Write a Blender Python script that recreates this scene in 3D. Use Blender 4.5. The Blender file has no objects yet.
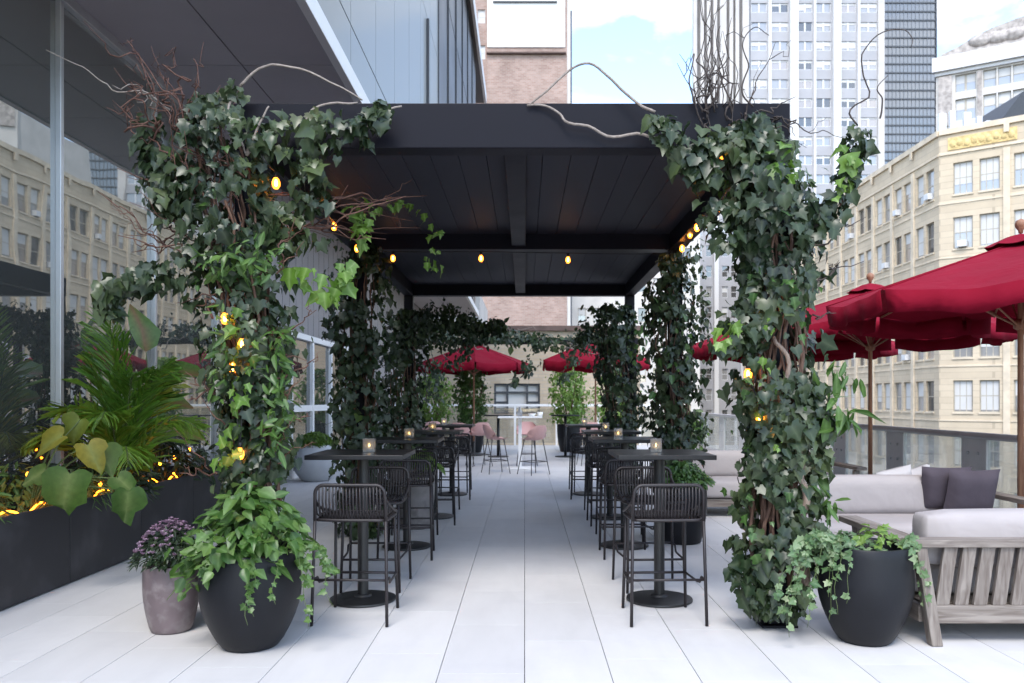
import bpy, bmesh, math, random
import numpy as np
from mathutils import Vector, Matrix, noise
R = math.radians
PI = math.pi
sc = bpy.context.scene
COL = sc.collection
rng = random.Random(7)

# ------------------------------------------------------------------ camera geometry of the photograph
F, VX, VY, H = 800.0, 524.6, 400.0, 1.42
def W(px, py, Y):
    return Vector(((px - VX) / F * Y, Y, H + (VY - py) / F * Y))

# ------------------------------------------------------------------ mesh builder
class MB:
    def __init__(s):
        s.v = []; s.f = []; s.m = []; s.cur = 0
    def add(s, vs, fs):
        b = len(s.v)
        s.v.extend([tuple(v) for v in vs])
        for f in fs:
            s.f.append(tuple(i + b for i in f)); s.m.append(s.cur)
        return s
    def box(s, x0, x1, y0, y1, z0, z1):
        vs = [(x0,y0,z0),(x1,y0,z0),(x1,y1,z0),(x0,y1,z0),(x0,y0,z1),(x1,y0,z1),(x1,y1,z1),(x0,y1,z1)]
        return s.add(vs, [(0,3,2,1),(4,5,6,7),(0,1,5,4),(1,2,6,5),(2,3,7,6),(3,0,4,7)])
    def hexa(s, vs):      # 8 points, same order as box
        return s.add(vs, [(0,3,2,1),(4,5,6,7),(0,1,5,4),(1,2,6,5),(2,3,7,6),(3,0,4,7)])
    def obox(s, O, u, n, s0, s1, t0, t1, z0, z1):
        def p(a, t, z): return (O[0]+u[0]*a+n[0]*t, O[1]+u[1]*a+n[1]*t, z)
        vs = [p(s0,t1,z0),p(s1,t1,z0),p(s1,t0,z0),p(s0,t0,z0),p(s0,t1,z1),p(s1,t1,z1),p(s1,t0,z1),p(s0,t0,z1)]
        return s.hexa(vs)
    def tube(s, path, r, n=6, cap=True):
        P = [Vector(p) for p in path]
        k = len(P)
        rad = r if isinstance(r, (list, tuple)) else [r]*k
        T = []
        for i in range(k):
            a = P[max(i-1,0)]; b = P[min(i+1,k-1)]
            t = (b-a); T.append(t.normalized() if t.length > 1e-9 else Vector((0,0,1)))
        ref = Vector((0,0,1)) if abs(T[0].z) < .9 else Vector((1,0,0))
        N = (ref - T[0]*ref.dot(T[0])).normalized()
        vs = []; fs = []
        for i in range(k):
            N = (N - T[i]*N.dot(T[i]))
            if N.length < 1e-6: N = T[i].orthogonal()
            N.normalize(); B = T[i].cross(N)
            for j in range(n):
                a = 2*PI*j/n
                vs.append(P[i] + (N*math.cos(a) + B*math.sin(a))*rad[i])
        for i in range(k-1):
            for j in range(n):
                j2 = (j+1) % n
                fs.append((i*n+j, i*n+j2, (i+1)*n+j2, (i+1)*n+j))
        if cap:
            fs.append(tuple(reversed(range(n)))); fs.append(tuple((k-1)*n+j for j in range(n)))
        return s.add(vs, fs)
    def lathe(s, prof, n=32, c=(0,0,0)):
        vs = []; fs = []
        k = len(prof)
        for (r, z) in prof:
            for j in range(n):
                a = 2*PI*j/n
                vs.append((c[0]+r*math.cos(a), c[1]+r*math.sin(a), c[2]+z))
        for i in range(k-1):
            for j in range(n):
                j2 = (j+1) % n
                fs.append((i*n+j, i*n+j2, (i+1)*n+j2, (i+1)*n+j))
        if prof[0][0] > 1e-4: fs.append(tuple(reversed(range(n))))
        if prof[-1][0] > 1e-4: fs.append(tuple((k-1)*n+j for j in range(n)))
        return s.add(vs, fs)
    def cushion(s, x0, x1, y0, y1, z0, z1, nx=8, ny=6, puff=.03, rnd=.05):
        # a soft rounded box made of a squeezed grid sphere
        cx, cy, cz = (x0+x1)/2, (y0+y1)/2, (z0+z1)/2
        hx, hy, hz = (x1-x0)/2, (y1-y0)/2, (z1-z0)/2
        bm = bmesh.new(); bmesh.ops.create_cube(bm, size=2)
        bmesh.ops.subdivide_edges(bm, edges=bm.edges[:], cuts=9, use_grid_fill=True)
        b = len(s.v); vs = []
        for v in bm.verts:
            q = []
            h = (hx, hy, hz)
            for i in range(3):
                q.append(v.co[i]*h[i])
            # round the edges: shrink towards an inner box then out by rnd
            inner = Vector([max(-h[i]+rnd, min(h[i]-rnd, q[i])) if h[i] > rnd else 0 for i in range(3)])
            d = Vector(q)-inner
            if d.length > 1e-6: p = inner + d.normalized()*min(rnd, min(h))
            else: p = Vector(q)
            bulge = [1-(v.co[i])**2 for i in range(3)]
            p = Vector((p.x + math.copysign(1,v.co.x)*puff*.5*bulge[1]*bulge[2]*abs(v.co.x)**4,
                        p.y + math.copysign(1,v.co.y)*puff*bulge[0]*bulge[2]*abs(v.co.y)**4,
                        p.z + math.copysign(1,v.co.z)*puff*bulge[0]*bulge[1]*abs(v.co.z)**4))
            vs.append((cx+p.x, cy+p.y, cz+p.z))
        bm.verts.index_update()
        fs = [tuple(v.index for v in f.verts) for f in bm.faces]
        bm.free()
        return s.add(vs, fs)
    def xf(s, M, start=0):
        for i in range(start, len(s.v)):
            s.v[i] = tuple(M @ Vector(s.v[i]))
        return s

WL = {}   # world location of each object, for parts given in world coordinates
def put(name, mb, mats, parent=None, smooth=False, bevel=0, loc=None, auto=None):
    """link one mesh object; the builder's coordinates are world ones (or those of the thing's prototype at the origin)"""
    base = Vector((0,0,0))
    if parent is not None: base = WL[parent.name]
    elif loc is not None: base = Vector(loc)
    me = bpy.data.meshes.new(name)
    me.from_pydata([tuple(Vector(v)-base) for v in mb.v], [], mb.f)
    if not isinstance(mats, (list, tuple)): mats = [mats]
    for m in mats: me.materials.append(m)
    if len(mats) > 1: me.polygons.foreach_set('material_index', mb.m)
    if smooth: me.polygons.foreach_set('use_smooth', [True]*len(me.polygons))
    me.update()
    if smooth and auto:
        try: me.set_sharp_from_angle(angle=R(auto))
        except Exception: pass
    o = bpy.data.objects.new(name, me); COL.objects.link(o)
    if parent is not None: o.parent = parent
    else: o.location = base
    WL[o.name] = base
    if bevel:
        b = o.modifiers.new('bevel', 'BEVEL'); b.width = bevel; b.segments = 2; b.limit_method = 'ANGLE'; b.angle_limit = R(40)
    return o
def tag(o, label, cat=None, group=None, kind=None):
    o['label'] = label
    if cat: o['category'] = cat
    if group: o['group'] = group
    if kind: o['kind'] = kind
    return o
def thing(name, label, cat, loc=(0,0,0), rz=0, group=None):
    o = bpy.data.objects.new(name, None); COL.objects.link(o)
    o.empty_display_size = .1
    o.location = loc; o.rotation_euler = (0,0,rz)
    WL[o.name] = Vector(loc)
    return tag(o, label, cat, group)
def dup(root, loc, rz, label, group=None, parent=None):
    c = root.copy(); COL.objects.link(c)
    c.location = loc; c.rotation_euler = (0,0,rz); c['label'] = label
    if group: c['group'] = group
    WL[c.name] = Vector(loc)
    def rec(src, dst):
        for ch in src.children:
            d = ch.copy(); COL.objects.link(d); d.parent = dst
            rec(ch, d)
    rec(root, c)
    return c

# ------------------------------------------------------------------ materials
def nodes(name):
    m = bpy.data.materials.new(name); m.use_nodes = True
    nt = m.node_tree
    return m, nt, nt.nodes, nt.links, nt.nodes['Principled BSDF']
def mat(name, col, rough=.5, spec=.5, metal=0, var=.12, scale=6, bump=0, bscale=60, coords='Object', dirt=None, stretch=None, coat=0):
    m, nt, N, L, P = nodes(name)
    P.inputs['Roughness'].default_value = rough
    P.inputs['Specular IOR Level'].default_value = spec
    P.inputs['Metallic'].default_value = metal
    P.inputs['Coat Weight'].default_value = coat
    tc = N.new('ShaderNodeTexCoord'); src = tc.outputs[coords]
    if stretch:
        mp = N.new('ShaderNodeMapping'); mp.inputs['Scale'].default_value = stretch
        L.new(src, mp.inputs['Vector']); src = mp.outputs['Vector']
    nz = N.new('ShaderNodeTexNoise'); nz.inputs['Scale'].default_value = scale; nz.inputs['Detail'].default_value = 6
    L.new(src, nz.inputs['Vector'])
    rp = N.new('ShaderNodeValToRGB')
    a = [max(0, c*(1-var)) for c in col]; b = [min(1, c*(1+var)) for c in col]
    rp.color_ramp.elements[0].color = (*a, 1); rp.color_ramp.elements[1].color = (*b, 1)
    rp.color_ramp.elements[0].position = .3; rp.color_ramp.elements[1].position = .7
    L.new(nz.outputs['Fac'], rp.inputs['Fac'])
    out = rp.outputs['Color']
    if dirt:
        n2 = N.new('ShaderNodeTexNoise'); n2.inputs['Scale'].default_value = dirt[1]; n2.inputs['Detail'].default_value = 8
        L.new(src, n2.inputs['Vector'])
        r2 = N.new('ShaderNodeValToRGB'); r2.color_ramp.elements[0].position = .5; r2.color_ramp.elements[1].position = .75
        L.new(n2.outputs['Fac'], r2.inputs['Fac'])
        mx = N.new('ShaderNodeMix'); mx.data_type = 'RGBA'
        L.new(r2.outputs['Color'], mx.inputs['Factor']); L.new(out, mx.inputs['A']); mx.inputs['B'].default_value = (*dirt[0], 1)
        out = mx.outputs['Result']
    L.new(out, P.inputs['Base Color'])
    rr = N.new('ShaderNodeMapRange'); rr.inputs['To Min'].default_value = max(.02, rough-.08); rr.inputs['To Max'].default_value = min(1, rough+.08)
    L.new(nz.outputs['Fac'], rr.inputs['Value']); L.new(rr.outputs['Result'], P.inputs['Roughness'])
    if bump:
        n3 = N.new('ShaderNodeTexNoise'); n3.inputs['Scale'].default_value = bscale; n3.inputs['Detail'].default_value = 5
        L.new(src, n3.inputs['Vector'])
        bp = N.new('ShaderNodeBump'); bp.inputs['Strength'].default_value = bump; bp.inputs['Distance'].default_value = .01
        L.new(n3.outputs['Fac'], bp.inputs['Height']); L.new(bp.outputs['Normal'], P.inputs['Normal'])
    return m
def brick(name, c1, c2, mortar, bw, bh, coords='Object', rot=(0,0,0), msize=.012, bump=.3, big=.15):
    """masonry courses on walls; generated in the wall's own metres (x or y run along, z up)"""
    m, nt, N, L, P = nodes(name)
    tc = N.new('ShaderNodeTexCoord')
    sx = N.new('ShaderNodeSeparateXYZ'); L.new(tc.outputs[coords], sx.inputs[0])
    ad = N.new('ShaderNodeMath'); ad.operation = 'ADD'; L.new(sx.outputs['X'], ad.inputs[0]); L.new(sx.outputs['Y'], ad.inputs[1])
    cb = N.new('ShaderNodeCombineXYZ'); L.new(ad.outputs[0], cb.inputs['X']); L.new(sx.outputs['Z'], cb.inputs['Y'])
    bt = N.new('ShaderNodeTexBrick'); L.new(cb.outputs[0], bt.inputs['Vector'])
    bt.inputs['Scale'].default_value = 1; bt.inputs['Brick Width'].default_value = bw; bt.inputs['Row Height'].default_value = bh
    bt.inputs['Mortar Size'].default_value = msize
    bt.inputs['Color1'].default_value = (*c1,1); bt.inputs['Color2'].default_value = (*c2,1); bt.inputs['Mortar'].default_value = (*mortar,1)
    nz = N.new('ShaderNodeTexNoise'); nz.inputs['Scale'].default_value = .35; nz.inputs['Detail'].default_value = 8; nz.inputs['Roughness'].default_value = .65
    L.new(tc.outputs[coords], nz.inputs['Vector'])
    mr = N.new('ShaderNodeMapRange'); mr.inputs['From Min'].default_value = .3; mr.inputs['From Max'].default_value = .7
    mr.inputs['To Min'].default_value = 1-big; mr.inputs['To Max'].default_value = 1+big
    L.new(nz.outputs['Fac'], mr.inputs['Value'])
    mx = N.new('ShaderNodeVectorMath'); mx.operation = 'SCALE'
    L.new(bt.outputs['Color'], mx.inputs[0]); L.new(mr.outputs['Result'], mx.inputs['Scale'])
    L.new(mx.outputs[0], P.inputs['Base Color'])
    P.inputs['Roughness'].default_value = .85; P.inputs['Specular IOR Level'].default_value = .25
    bp = N.new('ShaderNodeBump'); bp.inputs['Strength'].default_value = bump; bp.inputs['Distance'].default_value = .02; bp.invert = True
    L.new(bt.outputs['Fac'], bp.inputs['Height']); L.new(bp.outputs['Normal'], P.inputs['Normal'])
    return m
def leafmat(name, cols, vein, rough=.42, trans=.25, spec=.5):
    """leaf colours picked per leaf by its own random 'tint'; 'rib' marks the midrib"""
    m, nt, N, L, P = nodes(name)
    at = N.new('ShaderNodeAttribute'); at.attribute_name = 'tint'
    rp = N.new('ShaderNodeValToRGB'); cr = rp.color_ramp
    k = len(cols)
    cr.elements[0].color = (*cols[0],1); cr.elements[0].position = 0
    cr.elements[1].color = (*cols[-1],1); cr.elements[1].position = 1
    for i in range(1, k-1):
        e = cr.elements.new(i/(k-1)); e.color = (*cols[i],1)
    L.new(at.outputs['Fac'], rp.inputs['Fac'])
    rb = N.new('ShaderNodeAttribute'); rb.attribute_name = 'rib'
    pw = N.new('ShaderNodeMath'); pw.operation = 'POWER'; pw.inputs[1].default_value = 3.0; L.new(rb.outputs['Fac'], pw.inputs[0])
    ml = N.new('ShaderNodeMath'); ml.operation = 'MULTIPLY'; ml.inputs[1].default_value = .55; L.new(pw.outputs[0], ml.inputs[0])
    mx = N.new('ShaderNodeMix'); mx.data_type = 'RGBA'
    L.new(ml.outputs[0], mx.inputs['Factor']); L.new(rp.outputs['Color'], mx.inputs['A']); mx.inputs['B'].default_value = (*vein,1)
    tc = N.new('ShaderNodeTexCoord'); nz = N.new('ShaderNodeTexNoise'); nz.inputs['Scale'].default_value = 28; nz.inputs['Detail'].default_value = 4
    L.new(tc.outputs['Object'], nz.inputs['Vector'])
    mr = N.new('ShaderNodeMapRange'); mr.inputs['To Min'].default_value = .65; mr.inputs['To Max'].default_value = 1.35; L.new(nz.outputs['Fac'], mr.inputs['Value'])
    vm = N.new('ShaderNodeVectorMath'); vm.operation = 'SCALE'; L.new(mx.outputs['Result'], vm.inputs[0]); L.new(mr.outputs['Result'], vm.inputs['Scale'])
    L.new(vm.outputs[0], P.inputs['Base Color'])
    P.inputs['Roughness'].default_value = rough; P.inputs['Specular IOR Level'].default_value = spec
    tr = N.new('ShaderNodeBsdfTranslucent')
    hs = N.new('ShaderNodeHueSaturation'); hs.inputs['Value'].default_value = 1.8; hs.inputs['Hue'].default_value = .49; L.new(vm.outputs[0], hs.inputs['Color'])
    L.new(hs.outputs['Color'], tr.inputs['Color'])
    ms = N.new('ShaderNodeMixShader'); ms.inputs['Fac'].default_value = trans
    L.new(P.outputs[0], ms.inputs[1]); L.new(tr.outputs[0], ms.inputs[2])
    L.new(ms.outputs[0], N['Material Output'].inputs['Surface'])
    return m
def mirror_glass(name, base, refl, rough=.02, tint=(1,1,1), graze=.5):
    """window glass seen by day: dark room behind, a strong reflection on the face"""
    m, nt, N, L, P = nodes(name)
    P.inputs['Base Color'].default_value = (*base,1); P.inputs['Roughness'].default_value = .6; P.inputs['Specular IOR Level'].default_value = .1
    gl = N.new('ShaderNodeBsdfGlossy'); gl.inputs['Roughness'].default_value = rough; gl.inputs['Color'].default_value = (*tint,1)
    lw = N.new('ShaderNodeLayerWeight'); lw.inputs['Blend'].default_value = .35
    mr = N.new('ShaderNodeMapRange'); mr.inputs['To Min'].default_value = refl; mr.inputs['To Max'].default_value = min(1, refl+graze)
    L.new(lw.outputs['Fresnel'], mr.inputs['Value'])
    tc = N.new('ShaderNodeTexCoord'); nz = N.new('ShaderNodeTexNoise'); nz.inputs['Scale'].default_value = .7; L.new(tc.outputs['Object'], nz.inputs['Vector'])
    bp = N.new('ShaderNodeBump'); bp.inputs['Strength'].default_value = .04; bp.inputs['Distance'].default_value = .05
    L.new(nz.outputs['Fac'], bp.inputs['Height']); L.new(bp.outputs['Normal'], gl.inputs['Normal'])
    ms = N.new('ShaderNodeMixShader'); L.new(mr.outputs['Result'], ms.inputs['Fac'])
    L.new(P.outputs[0], ms.inputs[1]); L.new(gl.outputs[0], ms.inputs[2]); L.new(ms.outputs[0], N['Material Output'].inputs['Surface'])
    return m
def clear_glass(name, tint=(.85,.9,.9), refl=.12, haze=0):
    m, nt, N, L, P = nodes(name)
    N.remove(P)
    tr = N.new('ShaderNodeBsdfTransparent'); tr.inputs['Color'].default_value = (*tint,1)
    gl = N.new('ShaderNodeBsdfGlossy'); gl.inputs['Roughness'].default_value = .03
    lw = N.new('ShaderNodeLayerWeight'); lw.inputs['Blend'].default_value = .3
    mr = N.new('ShaderNodeMapRange'); mr.inputs['To Min'].default_value = refl*.5; mr.inputs['To Max'].default_value = min(1, refl+.4); L.new(lw.outputs['Fresnel'], mr.inputs['Value'])
    ms = N.new('ShaderNodeMixShader'); L.new(mr.outputs['Result'], ms.inputs['Fac']); L.new(tr.outputs[0], ms.inputs[1]); L.new(gl.outputs[0], ms.inputs[2])
    out = ms.outputs[0]
    if haze:
        df = N.new('ShaderNodeBsdfTranslucent'); df.inputs['Color'].default_value = (.9,.9,.9,1)
        m2 = N.new('ShaderNodeMixShader'); m2.inputs['Fac'].default_value = haze; L.new(out, m2.inputs[1]); L.new(df.outputs[0], m2.inputs[2]); out = m2.outputs[0]
    L.new(out, N['Material Output'].inputs['Surface'])
    return m
def glow(name, col, strength):
    m, nt, N, L, P = nodes(name)
    P.inputs['Base Color'].default_value = (*col,1)
    P.inputs['Emission Color'].default_value = (*col,1); P.inputs['Emission Strength'].default_value = strength
    return m
def wood(name, c1, c2, stretch=(3,3,3), scale=3, rough=.65):
    m, nt, N, L, P = nodes(name)
    tc = N.new('ShaderNodeTexCoord'); mp = N.new('ShaderNodeMapping'); mp.inputs['Scale'].default_value = stretch
    L.new(tc.outputs['Object'], mp.inputs['Vector'])
    nz = N.new('ShaderNodeTexNoise'); nz.inputs['Scale'].default_value = scale; nz.inputs['Detail'].default_value = 8; nz.inputs['Distortion'].default_value = .8
    L.new(mp.outputs['Vector'], nz.inputs['Vector'])
    rp = N.new('ShaderNodeValToRGB'); rp.color_ramp.elements[0].position = .3; rp.color_ramp.elements[1].position = .7
    rp.color_ramp.elements[0].color = (*c1,1); rp.color_ramp.elements[1].color = (*c2,1)
    L.new(nz.outputs['Fac'], rp.inputs['Fac']); L.new(rp.outputs['Color'], P.inputs['Base Color'])
    P.inputs['Roughness'].default_value = rough; P.inputs['Specular IOR Level'].default_value = .3
    bp = N.new('ShaderNodeBump'); bp.inputs['Strength'].default_value = .25; bp.inputs['Distance'].default_value = .005
    L.new(nz.outputs['Fac'], bp.inputs['Height']); L.new(bp.outputs['Normal'], P.inputs['Normal'])
    return m
def fabric(name, col, rough=.9, trans=0, weave=400, var=.06, fold=0):
    m, nt, N, L, P = nodes(name)
    tc = N.new('ShaderNodeTexCoord')
    n1 = N.new('ShaderNodeTexNoise'); n1.inputs['Scale'].default_value = 4; n1.inputs['Detail'].default_value = 6; L.new(tc.outputs['Object'], n1.inputs['Vector'])
    rp = N.new('ShaderNodeValToRGB'); rp.color_ramp.elements[0].color = (*[c*(1-var) for c in col],1); rp.color_ramp.elements[1].color = (*[min(1,c*(1+var)) for c in col],1)
    L.new(n1.outputs['Fac'], rp.inputs['Fac']); L.new(rp.outputs['Color'], P.inputs['Base Color'])
    P.inputs['Roughness'].default_value = rough; P.inputs['Specular IOR Level'].default_value = .2
    P.inputs['Sheen Weight'].default_value = .0
    n2 = N.new('ShaderNodeTexNoise'); n2.inputs['Scale'].default_value = weave; L.new(tc.outputs['Object'], n2.inputs['Vector'])
    b1 = N.new('ShaderNodeBump'); b1.inputs['Strength'].default_value = .25; b1.inputs['Distance'].default_value = .002; L.new(n2.outputs['Fac'], b1.inputs['Height'])
    last = b1
    if fold:
        n3 = N.new('ShaderNodeTexNoise'); n3.inputs['Scale'].default_value = 3.5; n3.inputs['Detail'].default_value = 3; n3.inputs['Distortion'].default_value = .6; L.new(tc.outputs['Object'], n3.inputs['Vector'])
        b2 = N.new('ShaderNodeBump'); b2.inputs['Strength'].default_value = fold; b2.inputs['Distance'].default_value = .03
        L.new(n3.outputs['Fac'], b2.inputs['Height']); L.new(b1.outputs['Normal'], b2.inputs['Normal']); last = b2
    L.new(last.outputs['Normal'], P.inputs['Normal'])
    if trans:
        tr = N.new('ShaderNodeBsdfTranslucent'); L.new(rp.outputs['Color'], tr.inputs['Color'])
        ms = N.new('ShaderNodeMixShader'); ms.inputs['Fac'].default_value = trans
        L.new(P.outputs[0], ms.inputs[1]); L.new(tr.outputs[0], ms.inputs[2]); L.new(ms.outputs[0], N['Material Output'].inputs['Surface'])
    return m

def paver_mat():
    m, nt, N, L, P = nodes('pale_porcelain_paver')
    at = N.new('ShaderNodeAttribute'); at.attribute_name = 'tint'
    rp = N.new('ShaderNodeValToRGB')
    rp.color_ramp.elements[0].color = (.555,.545,.538,1); rp.color_ramp.elements[1].color = (.61,.598,.588,1)
    L.new(at.outputs['Fac'], rp.inputs['Fac'])
    tc = N.new('ShaderNodeTexCoord'); mp = N.new('ShaderNodeMapping'); mp.inputs['Scale'].default_value = (1.6,.45,1); L.new(tc.outputs['Object'], mp.inputs['Vector'])
    nz = N.new('ShaderNodeTexNoise'); nz.inputs['Scale'].default_value = 3; nz.inputs['Detail'].default_value = 9; nz.inputs['Roughness'].default_value = .62; L.new(mp.outputs['Vector'], nz.inputs['Vector'])
    mr = N.new('ShaderNodeMapRange'); mr.inputs['To Min'].default_value = .88; mr.inputs['To Max'].default_value = 1.1; L.new(nz.outputs['Fac'], mr.inputs['Value'])
    vm = N.new('ShaderNodeVectorMath'); vm.operation = 'SCALE'; L.new(rp.outputs['Color'], vm.inputs[0]); L.new(mr.outputs['Result'], vm.inputs['Scale'])
    n2 = N.new('ShaderNodeTexNoise'); n2.inputs['Scale'].default_value = 1.1; n2.inputs['Detail'].default_value = 10; n2.inputs['Roughness'].default_value = .7; L.new(tc.outputs['Object'], n2.inputs['Vector'])
    r2 = N.new('ShaderNodeMapRange'); r2.inputs['From Min'].default_value = .52; r2.inputs['From Max'].default_value = .8; r2.inputs['To Max'].default_value = .45; L.new(n2.outputs['Fac'], r2.inputs['Value'])
    mx = N.new('ShaderNodeMix'); mx.data_type = 'RGBA'; L.new(r2.outputs['Result'], mx.inputs['Factor']); L.new(vm.outputs[0], mx.inputs['A']); mx.inputs['B'].default_value = (.42,.41,.43,1)
    L.new(mx.outputs['Result'], P.inputs['Base Color'])
    P.inputs['Roughness'].default_value = .55; P.inputs['Specular IOR Level'].default_value = .35
    n3 = N.new('ShaderNodeTexNoise'); n3.inputs['Scale'].default_value = 160; L.new(tc.outputs['Object'], n3.inputs['Vector'])
    bp = N.new('ShaderNodeBump'); bp.inputs['Strength'].default_value = .12; bp.inputs['Distance'].default_value = .003; L.new(n3.outputs['Fac'], bp.inputs['Height']); L.new(bp.outputs['Normal'], P.inputs['Normal'])
    return m

M = {}
M['paver'] = paver_mat()
M['joint'] = mat('dark_paver_joint', (.06,.06,.065), .9)
M['street'] = mat('asphalt_street', (.05,.05,.052), .9, scale=.4)
M['black_steel'] = mat('charcoal_powder_coat', (.0065,.0062,.0105), .5, .15, var=.12, scale=3, bump=.05, bscale=220)
M['ceiling'] = mat('charcoal_roof_board', (.020,.021,.031), .6, .25, var=.15, scale=2, stretch=(1,.15,1), bump=.06, bscale=120)
M['table'] = mat('black_table_top', (.009,.009,.011), .36, .35, var=.2, scale=8, bump=.03, bscale=300)
M['iron'] = mat('black_table_iron', (.014,.014,.015), .45, .5, var=.2, scale=10, bump=.1, bscale=180)
M['chair'] = mat('dark_brown_chair_tube', (.019,.015,.0165), .48, .45, var=.15, scale=12)
M['pot_black'] = mat('matt_black_pot', (.0065,.007,.0095), .48, .3, var=.2, scale=5, bump=.06, bscale=90)
M['pot_mauve'] = mat('mauve_glazed_clay', (.15,.115,.122), .45, .5, var=.22, scale=5, bump=.25, bscale=26, dirt=((.23,.20,.20), 14))
M['pot_grey'] = mat('pale_grey_fibrestone', (.48,.49,.51), .6, .4, var=.06, scale=4, bump=.05, bscale=80)
M['pot_concrete'] = mat('weathered_concrete', (.24,.22,.215), .85, .3, var=.2, scale=6, bump=.3, bscale=40, dirt=((.13,.12,.115), 8))
M['box'] = mat('slate_planter_cladding', (.022,.0215,.025), .48, .4, var=.14, scale=2.2, bump=.04, bscale=150, dirt=((.055,.053,.058), 3))
M['soil'] = mat('dark_soil', (.025,.018,.012), .95, .2, var=.5, scale=40, bump=.8, bscale=60)
M['soffit'] = mat('grey_soffit_panel', (.46,.43,.465), .5, .35, var=.05, scale=1.2)
M['white_metal'] = mat('white_painted_metal', (.80,.80,.80), .4, .4, var=.04, scale=2)
M['alu'] = mat('brushed_aluminium', (.50,.51,.53), .35, .5, metal=.6, var=.08, scale=3)
M['pale_panel'] = mirror_glass('pale_sky_reflection_glass', (.33,.345,.34), .04, .10, (1,1,1), .16)  # pale base colour stands in for the sky mirrored in the facade glass
M['dark_glass'] = mirror_glass('dark_curtain_glass', (.03,.032,.035), .25, .03)
M['wing_glass'] = mat('dark_wing_cladding', (.018,.019,.022), .35, .35, var=.2, scale=.5)
M['front_glass'] = mirror_glass('lobby_glass', (.060,.066,.063),   .32, .012, (.95,.97,.95))
M['cons_glass'] = mirror_glass('conservatory_glass', (.035,.04,.035), .22, .02)
M['grey_panel'] = mat('grey_ribbed_panel', (.24,.235,.25), .5, .35, var=.06, scale=2)
M['rail_glass'] = clear_glass('balustrade_glass', (.90,.90,.86), .14, .10)
M['rail_metal'] = mat('bronze_grey_rail', (.50,.47,.48), .4, .5, metal=0, var=.1, scale=4)
M['plate'] = mat('grey_balustrade_plate', (.60,.60,.59), .45, .4, var=.08, scale=3)
M['teak'] = wood('weathered_teak', (.12,.095,.08), (.27,.235,.205), (26,26,2.2), 1.6)
M['teak_x'] = wood('weathered_teak_lengthwise', (.12,.095,.08), (.27,.235,.205), (2.2,26,26), 1.6)
M['teak_y'] = wood('weathered_teak_armrest', (.12,.095,.08), (.27,.235,.205), (26,2.2,26), 1.6)
M['cushion'] = fabric('oatmeal_cushion', (.37,.335,.325), fold=.55, var=.1)
M['pillow'] = fabric('charcoal_plum_pillow', (.075,.062,.075), fold=.5, weave=250, var=.25)
M['pillow_white'] = fabric('white_pillow', (.46,.44,.44), fold=.4)
M['red'] = fabric('crimson_canvas', (.27,.005,.024), .85, trans=.22, fold=.8, var=.1)
M['pole_wood'] = wood('umbrella_pole_wood', (.22,.10,.06), (.36,.19,.115), (30,30,2), 2, .5)
M['pink'] = mat('blush_pink_plastic', (.56,.33,.31), .45, .4, var=.03)
M['dark_leg'] = mat('graphite_leg', (.06,.058,.06), .45)
M['candle_glass'] = clear_glass('votive_glass', (.92,.92,.92), .25, .3)
M['wax'] = mat('cream_wax', (.75,.68,.55), .6)
M['flame'] = glow('flame', (1,.62,.22), 3)
M['bulb'] = glow('warm_bulb', (1,.34,.04), .55)
M['filament'] = glow('bulb_filament', (1,.62,.20), 9)
M['amber'] = glow('amber_light_strip', (1,.23,.012), 3.6)
M['cable'] = mat('black_cable', (.01,.01,.01), .6)
M['buff'] = brick('buff_limestone', (.55,.455,.33), (.61,.51,.375), (.45,.37,.27), 1.2, .42, msize=.016, bump=.25, big=.12)
M['buff_trim'] = mat('buff_terracotta_trim', (.65,.55,.415), .8, .25, var=.14, scale=1.5, bump=.2, bscale=10)
M['gold'] = mat('gold_glazed_frieze', (.66,.49,.22), .6, .3, var=.25, scale=4, bump=.3, bscale=6)
M['sash_buff'] = mat('bronze_green_sash', (.40,.36,.29), .6, var=.15, scale=2)
M['sash_white'] = mat('white_window_sash', (.62,.62,.62), .5, var=.05)
M['pane_dark'] = mirror_glass('dark_window_pane', (.06,.06,.06), .10, .03)
M['pane_mid'] = mirror_glass('grey_window_pane', (.27,.265,.26), .12, .03)
M['pane_warm'] = mirror_glass('warm_window_pane', (.30,.25,.21), .14, .03)
M['blind'] = mat('white_roller_blind', (.58,.57,.55), .8, .2, var=.06, scale=.8)
M['tower_white'] = mat('white_tower_stone', (.66,.65,.64), .7, .3, var=.05, scale=.2)
M['tower_spandrel'] = mat('grey_tower_spandrel', (.37,.365,.375), .6, .3, var=.08, scale=.3)
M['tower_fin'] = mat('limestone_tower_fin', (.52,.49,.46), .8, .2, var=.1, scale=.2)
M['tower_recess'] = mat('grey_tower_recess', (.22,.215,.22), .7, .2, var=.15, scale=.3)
M['steel_glass'] = mirror_glass('slate_tower_glass', (.12,.125,.13), .10, .05)
M['slate_band'] = mat('slate_tower_band', (.085,.09,.10), .5, .4, var=.1)
M['slate_mull'] = mat('slate_tower_mullion', (.20,.215,.23), .4, .4, var=.1)
M['brick'] = brick('weathered_red_brick', (.30,.19,.15), (.40,.28,.23), (.36,.31,.28), .5, .17, msize=.02, bump=.2, big=.22)
M['brick_dark'] = mat('brick_ledge', (.12,.085,.075), .85, .2, var=.2, scale=2)
M['render'] = mat('white_rendered_panel', (.78,.77,.75), .8, .2, var=.04, scale=.4)
M['stone'] = mat('pale_stone', (.62,.59,.55), .8, .2, var=.1, scale=.5, bump=.2, bscale=3)
M['stone_ornate'] = mat('carved_stone', (.40,.36,.33), .85, .2, var=.35, scale=3, bump=.9, bscale=5)
M['rust'] = mat('rust_brown_cladding', (.10,.055,.045), .7, .3, var=.35, scale=2)
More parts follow.
